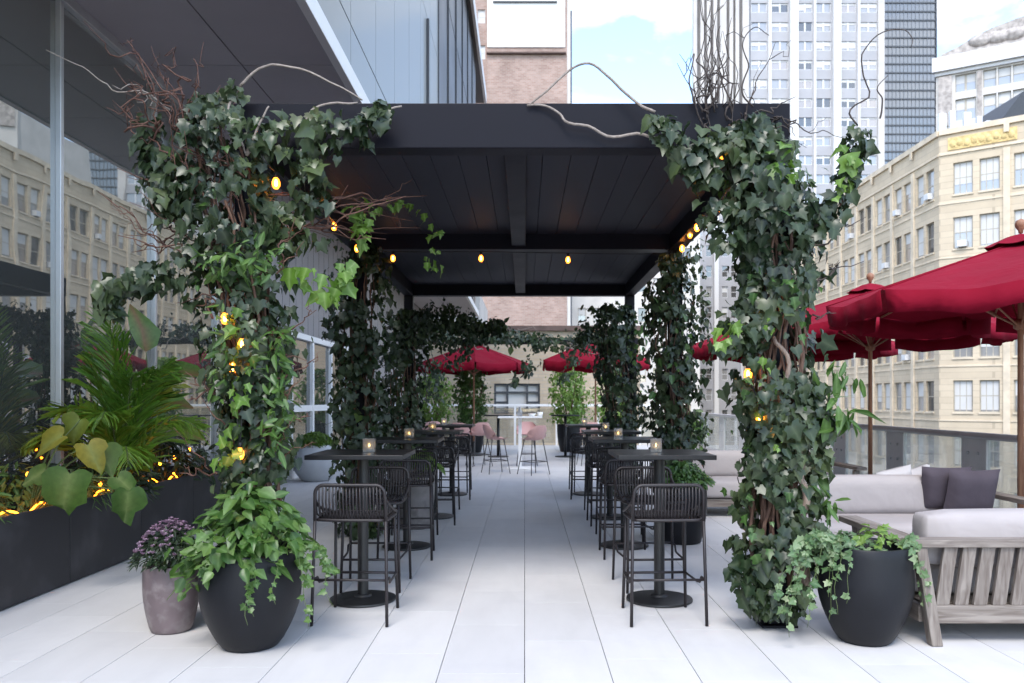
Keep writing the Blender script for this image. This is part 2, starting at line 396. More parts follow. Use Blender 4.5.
M['tan_brick'] = brick('tan_brick', (.44,.35,.25), (.52,.42,.31), (.42,.36,.29), .5, .17, msize=.02, bump=.2, big=.15)
M['frame_dark'] = mat('graphite_window_frame', (.045,.048,.055), .5)
M['white_ac'] = mat('white_enamel', (.66,.66,.66), .5, var=.05)
M['bark'] = wood('reddish_vine_bark', (.055,.03,.022), (.17,.10,.07), (14,14,3), 4, .8)
M['twig'] = wood('red_brown_twig', (.07,.03,.024), (.16,.085,.06), (10,10,10), 4, .7)
M['twig_dark'] = wood('dark_curly_twig', (.035,.028,.026), (.09,.07,.06), (10,10,10), 4, .7)
M['twig_pale'] = wood('peeled_willow', (.20,.165,.14), (.34,.29,.25), (10,10,10), 4, .7)
M['ivy'] = leafmat('dark_ivy_leaf', [(.008,.017,.007),(.013,.026,.010),(.019,.036,.014),(.028,.047,.018),(.045,.066,.029),(.070,.10,.036),(.085,.085,.045)], (.085,.11,.06), .33, .18, .42)
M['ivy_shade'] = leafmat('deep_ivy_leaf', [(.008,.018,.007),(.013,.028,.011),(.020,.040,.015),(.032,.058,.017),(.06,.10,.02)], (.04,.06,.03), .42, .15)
M['bright'] = leafmat('lime_green_leaf', [(.07,.15,.018),(.10,.20,.025),(.14,.25,.04),(.20,.30,.07)], (.32,.45,.16), .42, .35)
M['mid'] = leafmat('mid_green_leaf', [(.028,.075,.015),(.042,.105,.018),(.065,.135,.026),(.10,.175,.04)], (.16,.26,.09), .38, .3)
M['palm'] = leafmat('palm_leaflet', [(.07,.18,.02),(.11,.25,.025),(.19,.32,.04),(.38,.40,.04)], (.2,.26,.05), .36, .3)
M['philo'] = leafmat('large_heart_leaf', [(.035,.085,.016),(.055,.11,.022),(.10,.14,.022),(.22,.19,.025)], (.20,.26,.09), .5, .3, .25)
M['red_leaf'] = leafmat('red_edged_leaf', [(.10,.20,.04),(.16,.26,.06)], (.45,.13,.09), .35, .3)
M['mum'] = leafmat('mauve_petal', [(.20,.115,.18),(.28,.18,.26),(.36,.27,.34)], (.3,.2,.25), .7, .2)
M['boxwood'] = leafmat('boxwood_leaf', [(.05,.11,.012),(.08,.16,.02),(.13,.22,.03)], (.13,.2,.04), .4, .25)
M['stem'] = mat('green_stem', (.09,.13,.04), .6)

def bulb_glass():
    m, nt, N, L, P = nodes('amber_bulb_glass')
    P.inputs['Base Color'].default_value = (1,.45,.1,1); P.inputs['Emission Color'].default_value = (1,.36,.05,1); P.inputs['Emission Strength'].default_value = .9; P.inputs['Roughness'].default_value = .1
    tr = N.new('ShaderNodeBsdfTransparent'); tr.inputs['Color'].default_value = (1,.75,.4,1)
    ms = N.new('ShaderNodeMixShader'); ms.inputs['Fac'].default_value = .55; L.new(P.outputs[0], ms.inputs[1]); L.new(tr.outputs[0], ms.inputs[2]); L.new(ms.outputs[0], N['Material Output'].inputs['Surface'])
    return m
M['bulb_glass'] = bulb_glass()
CLOUD_OFF = (0.35,0.0,0.0); CLOUD = (.48,.68); CLOUD_V = 5.6; SKY_S = .13; SUN_E = 0.7; SUN_A = 22.0; EXPO = 2.15
# ------------------------------------------------------------------ leaves
def tmpl(half, mids, faces_half, fold=.22, droop=.18):
    """half: right-hand outline points (x>=0) with the midrib points in mids; mirrored"""
    pts = mids + half
    nm = len(mids)
    V = []; rib = []
    for i, (x, y) in enumerate(pts):
        V.append((x, y, fold*abs(x) - droop*y*y)); rib.append(1.0 if i < nm else 0.0)
    fs = [tuple(f) for f in faces_half]
    base = len(V)
    mp = {i: i for i in range(nm)}
    for j, (x, y) in enumerate(half):
        mp[nm+j] = base+j
        V.append((-x, y, fold*abs(x) - droop*y*y)); rib.append(0.0)
    fs += [tuple(mp[i] for i in reversed(f)) for f in faces_half]
    return np.array(V), fs, np.array(rib)
# ivy: five lobes
IVY2 = tmpl([(.26,-.14),(.46,.08),(.36,.26),(.40,.46),(.22,.62)], [(0,0),(0,.42),(0,.95)], [(0,3,4,5),(0,5,1),(1,5,6,7),(1,7,2)], .28, .30)
IVY = tmpl([(.22,-.18),(.49,-.08),(.40,.14),(.57,.42),(.33,.50)], [(0,0),(0,.42),(0,1.0)],
           [(0,3,4,5),(0,5,1),(1,5,6,7),(1,7,2)], .22, .20)
OVAL = tmpl([(.22,.12),(.34,.40),(.23,.74)], [(0,0),(0,.42),(0,1.0)], [(0,3,4,1),(1,4,5,2)], .25, .25)
LAUREL = tmpl([(.11,.18),(.15,.45),(.10,.75)], [(0,0),(0,.45),(0,1.0)], [(0,3,4,1),(1,4,5,2)], .2, .3)
LOBED = tmpl([(.16,.02),(.42,.10),(.30,.30),(.46,.55),(.22,.62)], [(0,0),(0,.45),(0,1.0)], [(0,3,4,5),(0,5,1),(1,5,6,7),(1,7,2)], .2, .25)
HEART = tmpl([(.12,-.13),(.28,-.17),(.42,-.08),(.50,.10),(.48,.32),(.41,.52),(.28,.72),(.13,.88)], [(0,0),(0,.30),(0,.65),(0,1.02)], [(0,4,5,6),(0,6,7,1),(1,7,8,2),(2,8,9,10),(2,10,11,3)], .25, .35)
BLADE = tmpl([(.022,.1),(.032,.5),(.018,.85)], [(0,0),(0,.5),(0,1.0)], [(0,3,4,1),(1,4,5,2)], .5, .35)
PETAL = tmpl([(.22,.4),(.2,.8)], [(0,0),(0,.5),(0,1.0)], [(0,3,1),(1,3,4,2)], .3, -.2)

class Leaves:
    def __init__(s): s.V = []; s.Fv = []; s.tint = []; s.rib = []; s.n = 0
    def add(s, T, P, Nn, Tip, S, tint):
        V, fs, rib = T
        P = np.asarray(P, float).reshape(-1,3); k = len(P)
        if k == 0: return s
        Nn = np.asarray(Nn, float).reshape(-1,3); Tip = np.asarray(Tip, float).reshape(-1,3)
        S = np.broadcast_to(np.asarray(S, float), (k,)); tint = np.broadcast_to(np.asarray(tint, float), (k,))
        y = Tip/np.linalg.norm(Tip, axis=1, keepdims=True).clip(1e-6)
        x = np.cross(y, Nn); x /= np.linalg.norm(x, axis=1, keepdims=True).clip(1e-6)
        z = np.cross(x, y)
        wob = NR.normal(0, .20, (k,1)); jit = 1+NR.normal(0, .09, (k,len(V),1)); wd = NR.uniform(.82,1.18,(k,1,1)); tw = NR.normal(0,.22,(k,1))
        out = P[:,None,:] + S[:,None,None]*(V[None,:,0:1]*jit*wd*x[:,None,:] + V[None,:,1:2]*jit*y[:,None,:] + (V[None,:,2:3]*(1+3*wob[:,None,:]) + V[None,:,0:1]*V[None,:,1:2]*tw[:,None,:])*z[:,None,:])
        s.V.append(out.reshape(-1,3)); nv = len(V)
        s.tint.append(np.repeat(tint, nv)); s.rib.append(np.tile(rib, k))
        for i in range(k):
            b = s.n + i*nv
            s.Fv.extend([tuple(a+b for a in f) for f in fs])
        s.n += k*nv
        return s
    def build(s, name, m, parent=None, loc=(0,0,0)):
        base = WL[parent.name] if parent is not None else Vector(loc)
        V = np.concatenate(s.V) - np.array(base)
        me = bpy.data.meshes.new(name); me.from_pydata(V.tolist(), [], s.Fv)
        me.materials.append(m)
        for nm, arr in (('tint', np.concatenate(s.tint)), ('rib', np.concatenate(s.rib))):
            a = me.attributes.new(nm, 'FLOAT', 'POINT'); a.data.foreach_set('value', arr.astype(np.float32))
        me.polygons.foreach_set('use_smooth', [True]*len(me.polygons))
        me.update()
        o = bpy.data.objects.new(name, me); COL.objects.link(o)
        if parent is not None: o.parent = parent
        else: o.location = base
        WL[o.name] = base
        return o
NR = np.random.default_rng(11)
def unit(a): return a/np.linalg.norm(a, axis=-1, keepdims=True).clip(1e-6)

def resample(path, rad, k):
    P = np.array([tuple(p) for p in path], float); r = np.array(rad, float)
    d = np.concatenate([[0], np.cumsum(np.linalg.norm(np.diff(P, axis=0), axis=1))])
    t = np.linspace(0, d[-1], k)
    return np.stack([np.interp(t, d, P[:,i]) for i in range(3)], 1), np.interp(t, d, r), d[-1]

def strand(Lv, T, path, rad, n, size, tint=(0,1), down=.8, gap=None, shell=.5, seed=0, smin=.42, out_up=.35, flat=None):
    """leaves scattered through the tube of the given radii round a path, thinned by a noise so that clumps and gaps form"""
    P, r, ln = resample(path, rad, 200)
    got = 0; tries = 0
    pos = []; nor = []; tip = []; sz = []; ti = []
    while got < n and tries < n*6:
        tries += 1
        i = NR.integers(0, 200)
        ax = P[min(i+1,199)] - P[max(i-1,0)]; ax /= max(np.linalg.norm(ax), 1e-6)
        v = NR.normal(size=3); v -= ax*np.dot(v, ax); v /= max(np.linalg.norm(v), 1e-6)
        c = P[i]
        lump = .78 + .5*noise.noise(Vector((c[0]*1.0+v[0]*1.1+seed, c[1]+v[1]*1.1, c[2]*2.1+v[2])))
        rr = r[i]*lump*(shell + (1-shell)*NR.random()**.6)*(1.0 if NR.random() > .12 else 1.32)
        p = c + v*rr
        if gap is not None and noise.noise(Vector((p[0]*4+seed*3.1, p[1]*4, p[2]*4))) < gap: continue
        nn = v*.8 + NR.normal(size=3)*.32 + np.array([0,-.1,out_up])
        if flat is not None: nn = nn + np.array(flat)
        tt = np.array([0,0,-down]) + v*.3 + NR.normal(size=3)*.34
        pos.append(p); nor.append(nn); tip.append(tt)
        sz.append(size*(smin + (1-smin)*NR.random()**1.3)*(1.35 if NR.random() < .1 else 1))
        q_ = .42*NR.random() + .58*max(0, min(1, .42+1.1*noise.noise(Vector((p[0]*3.3+seed, p[1]*3.3, p[2]*3.3+4)))))
        ti.append(tint[0] + (tint[1]-tint[0])*q_)
        got += 1
    if got:
        if T is IVY:
            pos, nor, tip, sz, ti = map(np.array, (pos, nor, tip, sz, ti)); k_ = NR.random(len(pos)) < .38
            Lv.add(IVY2, pos[k_], nor[k_], tip[k_], sz[k_]*1.05, ti[k_]); k_ = ~k_
            Lv.add(IVY, pos[k_], nor[k_], tip[k_], sz[k_], ti[k_])
        else: Lv.add(T, pos, nor, tip, np.array(sz), np.array(ti))
    return Lv

def wiggle(a, b, amp, k=14, seed=0, taper=True):
    a = Vector(a); b = Vector(b); out = []
    for i in range(k):
        t = i/(k-1)
        e = math.sin(PI*min(1, t*1.3)) if taper else 1
        o = Vector((noise.noise(Vector((seed*7.3, t*4.2, 1.1))), noise.noise(Vector((seed*5.1+9, t*4.2, 4.4))), noise.noise(Vector((seed*3.7+4, t*4.2, 8.8)))))
        out.append(a.lerp(b, t) + o*amp*e)
    return out
def taper(r0, r1, k): return [r0 + (r1-r0)*i/(k-1) for i in range(k)]
def curve(pts, k=24):
    """a smooth (Catmull-Rom) path through points"""
    P = [Vector(p) for p in pts]; P = [P[0]*2-P[1]] + P + [P[-1]*2-P[-2]]
    out = []; n = len(P)-3
    for j in range(k):
        t = j/(k-1)*n; i = min(int(t), n-1); t -= i
        a, b, c, d = P[i:i+4]
        out.append(.5*((2*b) + (c-a)*t + (2*a-5*b+4*c-d)*t*t + (3*b-a-3*c+d)*t**3))
    return out

# ------------------------------------------------------------------ setting: terrace, street
mb = MB(); mb.box(-60, 5.3, -16, 25.3, -.4, -.02)
o = put('terrace_base', mb, M['joint']); tag(o, 'dark underlay seen in the joints between the terrace pavers', kind='structure')
def pavers():
    wx = .4466; ly = .893
    vs = []; fs = []; tint = []
    i0, i1 = -10, 12
    for i in range(i0, i1):
        x0 = i*wx+.0018; x1 = (i+1)*wx-.0018
        if x1 > 5.2: x1 = 5.2
        off = (i*.37 % 1)*ly
        y = -6 - off
        while y < 25.2:
            b = len(vs); t = rng.random()
            y0 = y+.0006; y1 = min(y+ly-.0006, 25.2)
            c = .0015; cyy = .0006
            vs += [(x0,y0,-.02),(x1,y0,-.02),(x1,y1,-.02),(x0,y1,-.02),(x0,y0,-c),(x1,y0,-c),(x1,y1,-c),(x0,y1,-c),
                   (x0+c,y0+cyy,0),(x1-c,y0+cyy,0),(x1-c,y1-cyy,0),(x0+c,y1-cyy,0)]
            fs += [(b,b+1,b+5,b+4),(b+1,b+2,b+6,b+5),(b+2,b+3,b+7,b+6),(b+3,b,b+4,b+7),
                   (b+4,b+5,b+9,b+8),(b+5,b+6,b+10,b+9),(b+6,b+7,b+11,b+10),(b+7,b+4,b+8,b+11),(b+8,b+9,b+10,b+11)]
            tint += [t]*12
            y += ly
    me = bpy.data.meshes.new('terrace_floor'); me.from_pydata(vs, [], fs); me.materials.append(M['paver'])
    a = me.attributes.new('tint', 'FLOAT', 'POINT'); a.data.foreach_set('value', tint)
    o = bpy.data.objects.new('terrace_floor', me); COL.objects.link(o)
    tag(o, 'pale grey stone pavers of the roof terrace laid in long rows', kind='structure')
pavers()
mb = MB(); mb.box(-3000, 3000, -3000, 3000, -46, -45)
o = put('street', mb, M['street']); tag(o, 'dark city street level far below the terrace', kind='structure')

# ------------------------------------------------------------------ the hotel on the left
GX = -4.4
hotel = thing('hotel_building', 'modern glass building with a deep grey soffit and white fascia along the left side', 'building', (GX, 0, 0))
SZ = 5.27
mb = MB()
for i in range(-9, 19):
    y0 = 9.2 + (i-3)*1.72
    if y0 > 37: break
    if y0 < 3.4: continue
    for (x0, x1) in ((-4.38,-3.258),(-3.242,-2.20)):
        mb.box(x0, x1, y0+.008, min(y0+1.712, 37), SZ, SZ+.03)
put('soffit', mb, M['soffit'], hotel)
mb = MB(); mb.box(-16, -2.24, 3.5, 37, SZ+.06, SZ+.3)
put('floor_slab', mb, M['frame_dark'], hotel)
mb = MB(); mb.box(-2.197, -2.10, 3.5, 37, SZ-.02, SZ+.20)
put('fascia', mb, M['white_metal'], hotel, bevel=.006)
# lobby glazing under the soffit
yy = [7.53 + 1.92*i for i in range(-7, 4)]
for i in range(len(yy)-1):
    mb = MB(); mb.box(GX-.025, GX, yy[i]+.03, yy[i+1]-.03, .12, SZ-.10)
    put('window_pane', mb, M['front_glass'], hotel)
for y in yy:
    mb = MB(); mb.box(GX-.10, GX+.05, y-.027, y+.027, .12, SZ-.10); put('mullion', mb, M['alu'], hotel, bevel=.004)
mb = MB(); mb.box(GX-.10, GX+.07, -6, yy[-1]+.03, SZ-.10, SZ-.003); put('head_rail', mb, M['alu'], hotel, bevel=.004)
mb = MB(); mb.box(GX-.10, GX+.05, -6, yy[-1]+.03, .0, .115); put('sill_rail', mb, M['alu'], hotel, bevel=.004)
mb = MB(); mb.box(-16, GX-.5, -12, 37, -.02, SZ); put('core', mb, M['frame_dark'], hotel)
# grey ribbed wall above the conservatory
mb = MB()
y = yy[-1]+.04
while y < 36.9:
    mb.box(GX-.12, GX-.02, y, min(y+.40, 37), 2.62, SZ-.003); mb.box(GX-.12, GX-.05, y+.40, y+.43, 2.62, SZ-.003); y += .43
put('ribbed_wall', mb, M['grey_panel'], hotel)
mb = MB(); mb.box(GX-.12, GX-.02, 19.4, 37, 0, 2.61); put('side_wall', mb, M['grey_panel'], hotel)
# upper facade: pale glass then dark glass, white roof edge
FX = -2.26
zs = [SZ+.33, 6.3, 10.3, 14.3, 17.0]
mbp = MB(); cnt = 0
off = 20.9
y = off
cols = []
while y > 5:
    cols.append((y-1.75, y)); y -= 1.75
seen = [c for c in cols if c[0] > 6.0]
for (a, b) in cols:
    for j in range(4):
        mb = MB(); mb.box(FX-.06, FX, a+.012, b-.012, zs[j]+.012, zs[j+1]-.012)
        if a > 6 and j < 2 or (a > 13 and j == 2) or (a > 17): put('facade_panel', mb, M['pale_panel'] if a > 8.5 else M['dark_glass'], hotel)
        else:
            mbp.box(FX-.06, FX, a+.012, b-.012, zs[j]+.012, zs[j+1]-.012)
o = put('upper_glazing', mbp, M['pale_panel'], hotel); o['kind'] = 'stuff'
mb = MB(); mb.box(-16, FX-.08, 3.4, 37, SZ+.32, 17); put('upper_core', mb, M['frame_dark'], hotel)
y = 20.9; 
for i in range(6):
    for (za, zb) in ((zs[0], 9.2),(9.2, 13.2),(13.2, 17)):
        mb = MB(); mb.box(FX-.06, FX-.01, y+.03, y+2.66, za+.03, zb-.03); put('dark_pane', mb, M['wing_glass'], hotel)
    mb = MB(); mb.box(FX-.06, FX+.03, y-.03, y+.03, zs[0], 17); put('dark_mullion', mb, M['frame_dark'], hotel)
    y += 2.69
mb = MB(); mb.box(FX+.003, FX+.06, 18.4, 18.5, 7.2, 10.2); put('vent_fin', mb, M['frame_dark'], hotel)
mb = MB(); mb.box(-16, FX+.14, 3.4, 42, 17.003, 17.25); put('roof_slab', mb, M['frame_dark'], hotel)
mb = MB(); mb.box(FX+.142, FX+.26, 3.4, 42, 16.95, 17.5); put('roof_fascia', mb, M['white_metal'], hotel)

# conservatory
cons = thing('conservatory', 'white framed conservatory glazing beyond the round boxwood planter on the left', 'conservatory', (-4.3, 14.3, 0))
cx = -4.2
mbf = MB()
for y in (14.3, 15.75, 17.25, 18.75):
    mbf.box(cx-.06, cx+.05, y-.05, y+.05, 0, 2.55)
mbf.box(cx-.06, cx+.07, 14.2, 18.9, 2.552, 2.66); 
for i in range(3):
    y0 = 14.35+1.48*i; mbf.box(cx-.05, cx+.04, y0+.002, y0+1.36, 1.2, 1.32); mbf.box(cx-.05, cx+.04, y0+.002, y0+1.36, 0, .12)
put('frame', mbf, M['white_metal'], cons, bevel=.005)
for i in range(3):
    for (za, zb) in ((.12,1.2),(1.32,2.55)):
        mb = MB(); y0 = 14.35+1.48*i; mb.box(cx-.03, cx-.015, y0, y0+1.38, za, zb); put('pane', mb, M['cons_glass'], cons)

# ------------------------------------------------------------------ pergola
PX0, PX1, PY0, PY1 = -1.82, 1.66, 5.0, 12.2
perg = thing('pergola', 'long charcoal steel pergola with a boarded flat roof over the walkway', 'pergola', (0, PY0, 0))
PB, PT = 2.995, 3.276
mb = MB(); mb.box(PX0, PX1, PY0, PY0+.16, PB, PT); put('beam', mb, M['black_steel'], perg, bevel=.006)
mb = MB(); mb.box(PX0, PX1, PY1-.16, PY1, PB, PT); put('beam', mb, M['black_steel'], perg, bevel=.006)
mb = MB(); mb.box(PX0, PX0+.14, PY0+.163, PY1-.163, PB, PT); put('beam', mb, M['black_steel'], perg, bevel=.006)
mb = MB(); mb.box(PX1-.14, PX1, PY0+.163, PY1-.163, PB, PT); put('beam', mb, M['black_steel'], perg, bevel=.006)
mb = MB(); mb.box(PX0+.143, PX1-.143, 8.36, 8.56, PB, PT-.04); put('cross_beam', mb, M['black_steel'], perg, bevel=.006)
mb = MB(); mb.box(-.135, .01, PY0+.163, 8.357, PB+.03, PT-.06); put('centre_beam', mb, M['black_steel'], perg, bevel=.005)
mb = MB(); mb.box(-.135, .01, 8.563, PY1-.163, PB+.03, PT-.06); put('centre_beam', mb, M['black_steel'], perg, bevel=.005)
mb = MB()
x = PX0+.15
while x < PX1-.15:
    x1 = min(x+.2, PX1-.146)
    for (ya, yb) in ((PY0+.165, 8.355),(8.565, PY1-.165)):
        mb.box(x, x1-.003, ya, yb, 3.152+rng.uniform(0,.003), 3.19)
    x += .2
put('roof_board', mb, M['ceiling'], perg, bevel=.003)
mb = MB(); mb.box(PX0+.145, PX1-.145, PY0+.165, PY1-.165, 3.21, 3.24); put('roof_sheet', mb, M['black_steel'], perg)
posts = []
for (y) in (PY0+.08, 8.46, PY1-.08):
    for x in (PX0+.07, PX1-.07):
        mb = MB(); mb.box(x-.068, x+.068, y-.068, y+.068, .018, PB-.002); p = put('post', mb, M['black_steel'], perg, bevel=.004)
        mb = MB(); mb.box(x-.11, x+.11, y-.11, y+.11, .001, .016); put('base_plate', mb, M['black_steel'], p)

# ------------------------------------------------------------------ long planter box along the glass
box = thing('planter_box', 'long slate grey planter box along the foot of the glass wall', 'planter', (-3.5, 6, 0))
y = 2.73
yb = []
while y < 9.7: yb.append(y); y += 1.15
for i in range(len(yb)-1):
    mb = MB(); mb.box(-3.54, -3.51, yb[i]+.004, yb[i+1]-.004, .01, .63); put('front_panel', mb, M['box'], box, bevel=.003)
mb = MB(); mb.box(-4.33, -3.543, yb[0], yb[0]+.03, .01, .63); put('end_panel', mb, M['box'], box)
mb = MB(); mb.box(-4.33, -3.543, yb[-1]-.03, yb[-1], .01, .63); put('end_panel', mb, M['box'], box)
mb = MB(); mb.box(-4.33, -3.545, yb[0]+.033, yb[-1]-.033, .02, .55); put('soil', mb, M['soil'], box)

# ------------------------------------------------------------------ pots
def pot(name, label, prof, loc, m, soil_r, soil_z, group=None):
    t = thing(name, label, 'planter', loc, 0, group)
    mb = MB(); mb.lathe(prof, 48, loc); put('vessel', mb, m, t, smooth=True, auto=50)
    mb = MB(); mb.lathe([(0.001,soil_z-.02),(soil_r*.6,soil_z),(soil_r,soil_z-.01)], 24, loc); put('soil', mb, M['soil'], t, smooth=True)
    return t
def ogee(rb, rm, rt, h, zm=.62, wall=.03, lip=.012):
    pr = [(0.0001,0.002),(rb*.92,0.002),(rb,.012)]
    for i in range(1, 13):
        t = i/12
        # bottom radius -> widest at zm -> rim
        if t < zm: f = math.sin(t/zm*PI/2); r = rb+(rm-rb)*f
        else: f = (t-zm)/(1-zm); r = rm+(rt-rm)*f*f
        pr.append((r, h*t))
    pr += [(rt-lip*.3, h+.006),(rt-wall*.7, h+.006),(rt-wall, h-.004),(rt-wall*1.1, h*.8),(rt-wall*1.3,h*.7)]
    return pr
LPOT = (-1.585, 4.63, 0)
pot('round_pot', 'large matt black egg shaped pot with lime leaves spilling over its rim on the left', ogee(.16,.285,.265,.55), LPOT, M['pot_black'], .235, .49)
MPOT = (-2.18, 4.94, 0)
pot('clay_pot', 'mauve grey glazed clay pot holding mauve flowers beside the large black pot', ogee(.12,.165,.165,.405,.7,.025), MPOT, M['pot_mauve'], .14, .37)
RPOT = (2.01, 4.73, 0)
pot('round_pot', 'large matt black pot with trailing variegated ivy beside the teak sofa', ogee(.15,.268,.25,.565), RPOT, M['pot_black'], .22, .49)
BPOT = (-3.68, 14.1, 0)
pot('bowl_planter', 'pale grey bowl planter with a clipped boxwood dome by the conservatory', ogee(.24,.40,.29,.63,.5), BPOT, M['pot_grey'], .26, .58)
CPOT = (-1.22, 8.9, 0)
pot('tall_pot', 'weathered concrete tall pot between the left row of bar tables', ogee(.17,.22,.22,.66,.7), CPOT, M['pot_concrete'], .19, .6)
TPOT = (1.56, 8.0, 0)
pot('tall_pot', 'black tall pot with a leafy shrub by the second right bar table', ogee(.2,.26,.25,.60,.7), TPOT, M['pot_black'], .22, .54)

# ------------------------------------------------------------------ bar tables, stools, candles
def make_table():
    t = thing('bar_table', 'square black bar table', 'table', (0,0,0))
    mb = MB(); mb.box(-.33,.33,-.33,.33,1.018,1.05); put('table_top', mb, M['table'], t, bevel=.004)
    mb = MB(); mb.lathe([(.038,.02),(.038,1.008)], 20); put('column', mb, M['iron'], t, smooth=True, auto=40)
    mb = MB(); mb.box(-.13,.13,-.13,.13,1.004,1.016); put('mounting_plate', mb, M['iron'], t)
    mb = MB(); mb.lathe([(.0001,.002),(.228,.002),(.234,.008),(.232,.018),(.20,.026),(.065,.033),(.055,.045),(.0385,.048)], 48); put('base', mb, M['iron'], t, smooth=True, auto=35)
    return t
def make_stool():
    t = thing('bar_stool', 'black bar stool', 'bar stool', (0,0,0))
    # frame: back hoop and arms; back towards -y
    bt = .89
    def hoop():
        pts = []
        pts += [(-.225,-.205,.66),(-.222,-.215,.80)]
        for i in range(7):
            a = PI - PI/2*i/6; pts.append((-.165+.055*math.cos(a), -.222, .83+.055*math.sin(a)))
        pts += [(0,-.232,.886)]
        for i in range(7):
            a = PI/2 - PI/2*i/6; pts.append((.165+.055*math.cos(a), -.222, .83+.055*math.sin(a)))
        pts += [(.222,-.215,.80),(.225,-.205,.66)]
        return pts
    mb = MB(); mb.tube(hoop(), .0115, 8); 
    # arm rods running forward and down to the seat front
    for s in (-1,1):
        mb.tube(curve([(s*.222,-.215,.80),(s*.232,-.12,.745),(s*.232,.02,.70),(s*.222,.15,.675)], 10), .009, 6)
    put('back_frame', mb, M['chair'], t, smooth=True)
    mb = MB()
    n = 19
    for i in range(n):
        x = -.192+.384*i/(n-1)
        zt = .882 if abs(x) < .165 else .83+math.sqrt(max(0,.055**2-(abs(x)-.165)**2))
        yb = -.165 - .03*(1-(x/.2)**2)
        mb.tube([(x,-.224,zt),(x*1.01,-.222,.78),(x*1.0,-.205,.70),(x,yb,.662)], .0060, 6)
    put('backrest', mb, M['chair'], t, smooth=True)
    for s in (-1,1):
        mb = MB()
        for j in range(5):
            y = -.17+.065*j; zt = .775-.022*j
            mb.tube([(s*.230,y,zt),(s*.224,y,.70),(s*.19,y+.01,.662)], .0065, 5)
        mb.tube([(s*.19,-.19,.662),(s*.19,.12,.662)], .006, 5)
        put('side_slats', mb, M['chair'], t, smooth=True)
    mb = MB()
    mb.tube(curve([(-.215,-.18,.662),(-.222,0,.660),(-.21,.19,.66),(-.15,.215,.66),(0,.22,.66),(.15,.215,.66),(.21,.19,.66),(.222,0,.66),(.215,-.18,.662),(.1,-.205,.662),(-.1,-.205,.662),(-.215,-.18,.662)], 44), .0105, 7)
    for i in range(22):
        x = -.2+.4*i/21
        mb.tube([(x,-.19,.664),(x,0,.655),(x,.21,.664)], .0066, 6)
    put('seat', mb, M['chair'], t, smooth=True)
    for (x, y, xb, yb, zt) in ((-.225,-.205,-.238,-.235,.665),(.225,-.205,.238,-.235,.665),(-.20,.19,-.215,.225,.66),(.20,.19,.215,.225,.66)):
        mb = MB(); mb.tube([(x,y,zt),((x+xb)/2,(y+yb)/2,zt/2),(xb,yb,.004)], .0105, 8); put('leg', mb, M['chair'], t, smooth=True)
    mb = MB()
    mb.tube([(-.209,.212,.245),(.209,.212,.245)], .009, 7); 
    mb.tube([(-.232,-.22,.29),(.232,-.22,.29)], .008, 7)
    for s in (-1,1): mb.tube([(s*.232,-.22,.29),(s*.232,-.13,.288),(s*.228,-.10,.25),(s*.222,-.05,.245),(s*.209,.212,.245)], .008, 6)
    put('footrest', mb, M['chair'], t, smooth=True)
    return t
def make_candle():
    t = thing('candle_holder', 'glass votive', 'candle holder', (0,0,0))
    mb = MB()
    h, a, w = .095, .04, .005
    mb.box(-a,a,-a,-a+w,0.012,h); mb.box(-a,a,a-w,a,0.012,h); mb.box(-a,-a+w,-a+w,a-w,0.012,h); mb.box(a-w,a,-a+w,a-w,0.012,h); mb.box(-a,a,-a,a,0.001,.0115)
    put('glass', mb, M['candle_glass'], t)
    mb = MB(); mb.lathe([(.0001,.013),(.022,.013),(.022,.034),(.019,.032),(.0001,.031)], 20); c = put('candle', mb, M['wax'], t, smooth=True)
    mb = MB(); mb.lathe([(.0001,.033),(.0065,.042),(.0045,.054),(.0001,.064)], 10); put('flame', mb, M['flame'], t, smooth=True)
    return t
TY = {'L': [5.68, 7.73, 9.70, 12.0], 'R': [5.68, 7.78, 9.65, 12.05]}
TX = {'L': [-1.147,-1.137,-1.09,-1.09], 'R': [.956,.972,1.03,.96]}
RANK = ['nearest', 'second', 'third', 'farthest']
t0 = make_table(); s0 = make_stool(); c0 = make_candle()
used = [0,0,0]
def place(proto, i, loc, rz, label, group):
    if not used[i]:
        used[i] = 1; proto.location = loc; proto.rotation_euler = (0,0,rz); proto['label'] = label; proto['group'] = group; return proto
    return dup(proto, loc, rz, label, group)
for S, side in (('L','left'),('R','right')):
    for k in range(4):
        x, y = TX[S][k], TY[S][k]
        place(t0, 0, (x,y,0), R(rng.uniform(-1,1)), f'square black pedestal bar table, {RANK[k]} of the {side} row under the pergola', 'black bar tables along the walkway')
        # placed by what the photograph shows: one stool each side of the table
        dx = {'L':.06,'R':-.05}[S]
        place(s0, 1, (x+dx+rng.uniform(-.02,.02), y-.44, 0), R(rng.uniform(-4,4)), f'black slatted bar stool with its back to us at the {RANK[k]} left table' if S=='L' else f'black slatted bar stool with its back to us at the {RANK[k]} right table', 'black bar stools at the pergola tables')
        place(s0, 1, (x+dx*.2+rng.uniform(-.02,.02), y+.42, 0), PI+R(rng.uniform(-4,4)), f'black slatted bar stool facing us on the far side of the {RANK[k]} {side} table', 'black bar stools at the pergola tables')
        cxx = x + ({'L':[.04,.02,-.03,-.12],'R':[-.02,-.06,-.05,-.06]}[S][k])
        place(c0, 2, (cxx, y+.02, 1.0505), R(rng.uniform(-10,10)), f'square glass candle holder with a lit tealight on the {RANK[k]} {side} table', 'glass candle holders on the bar tables')
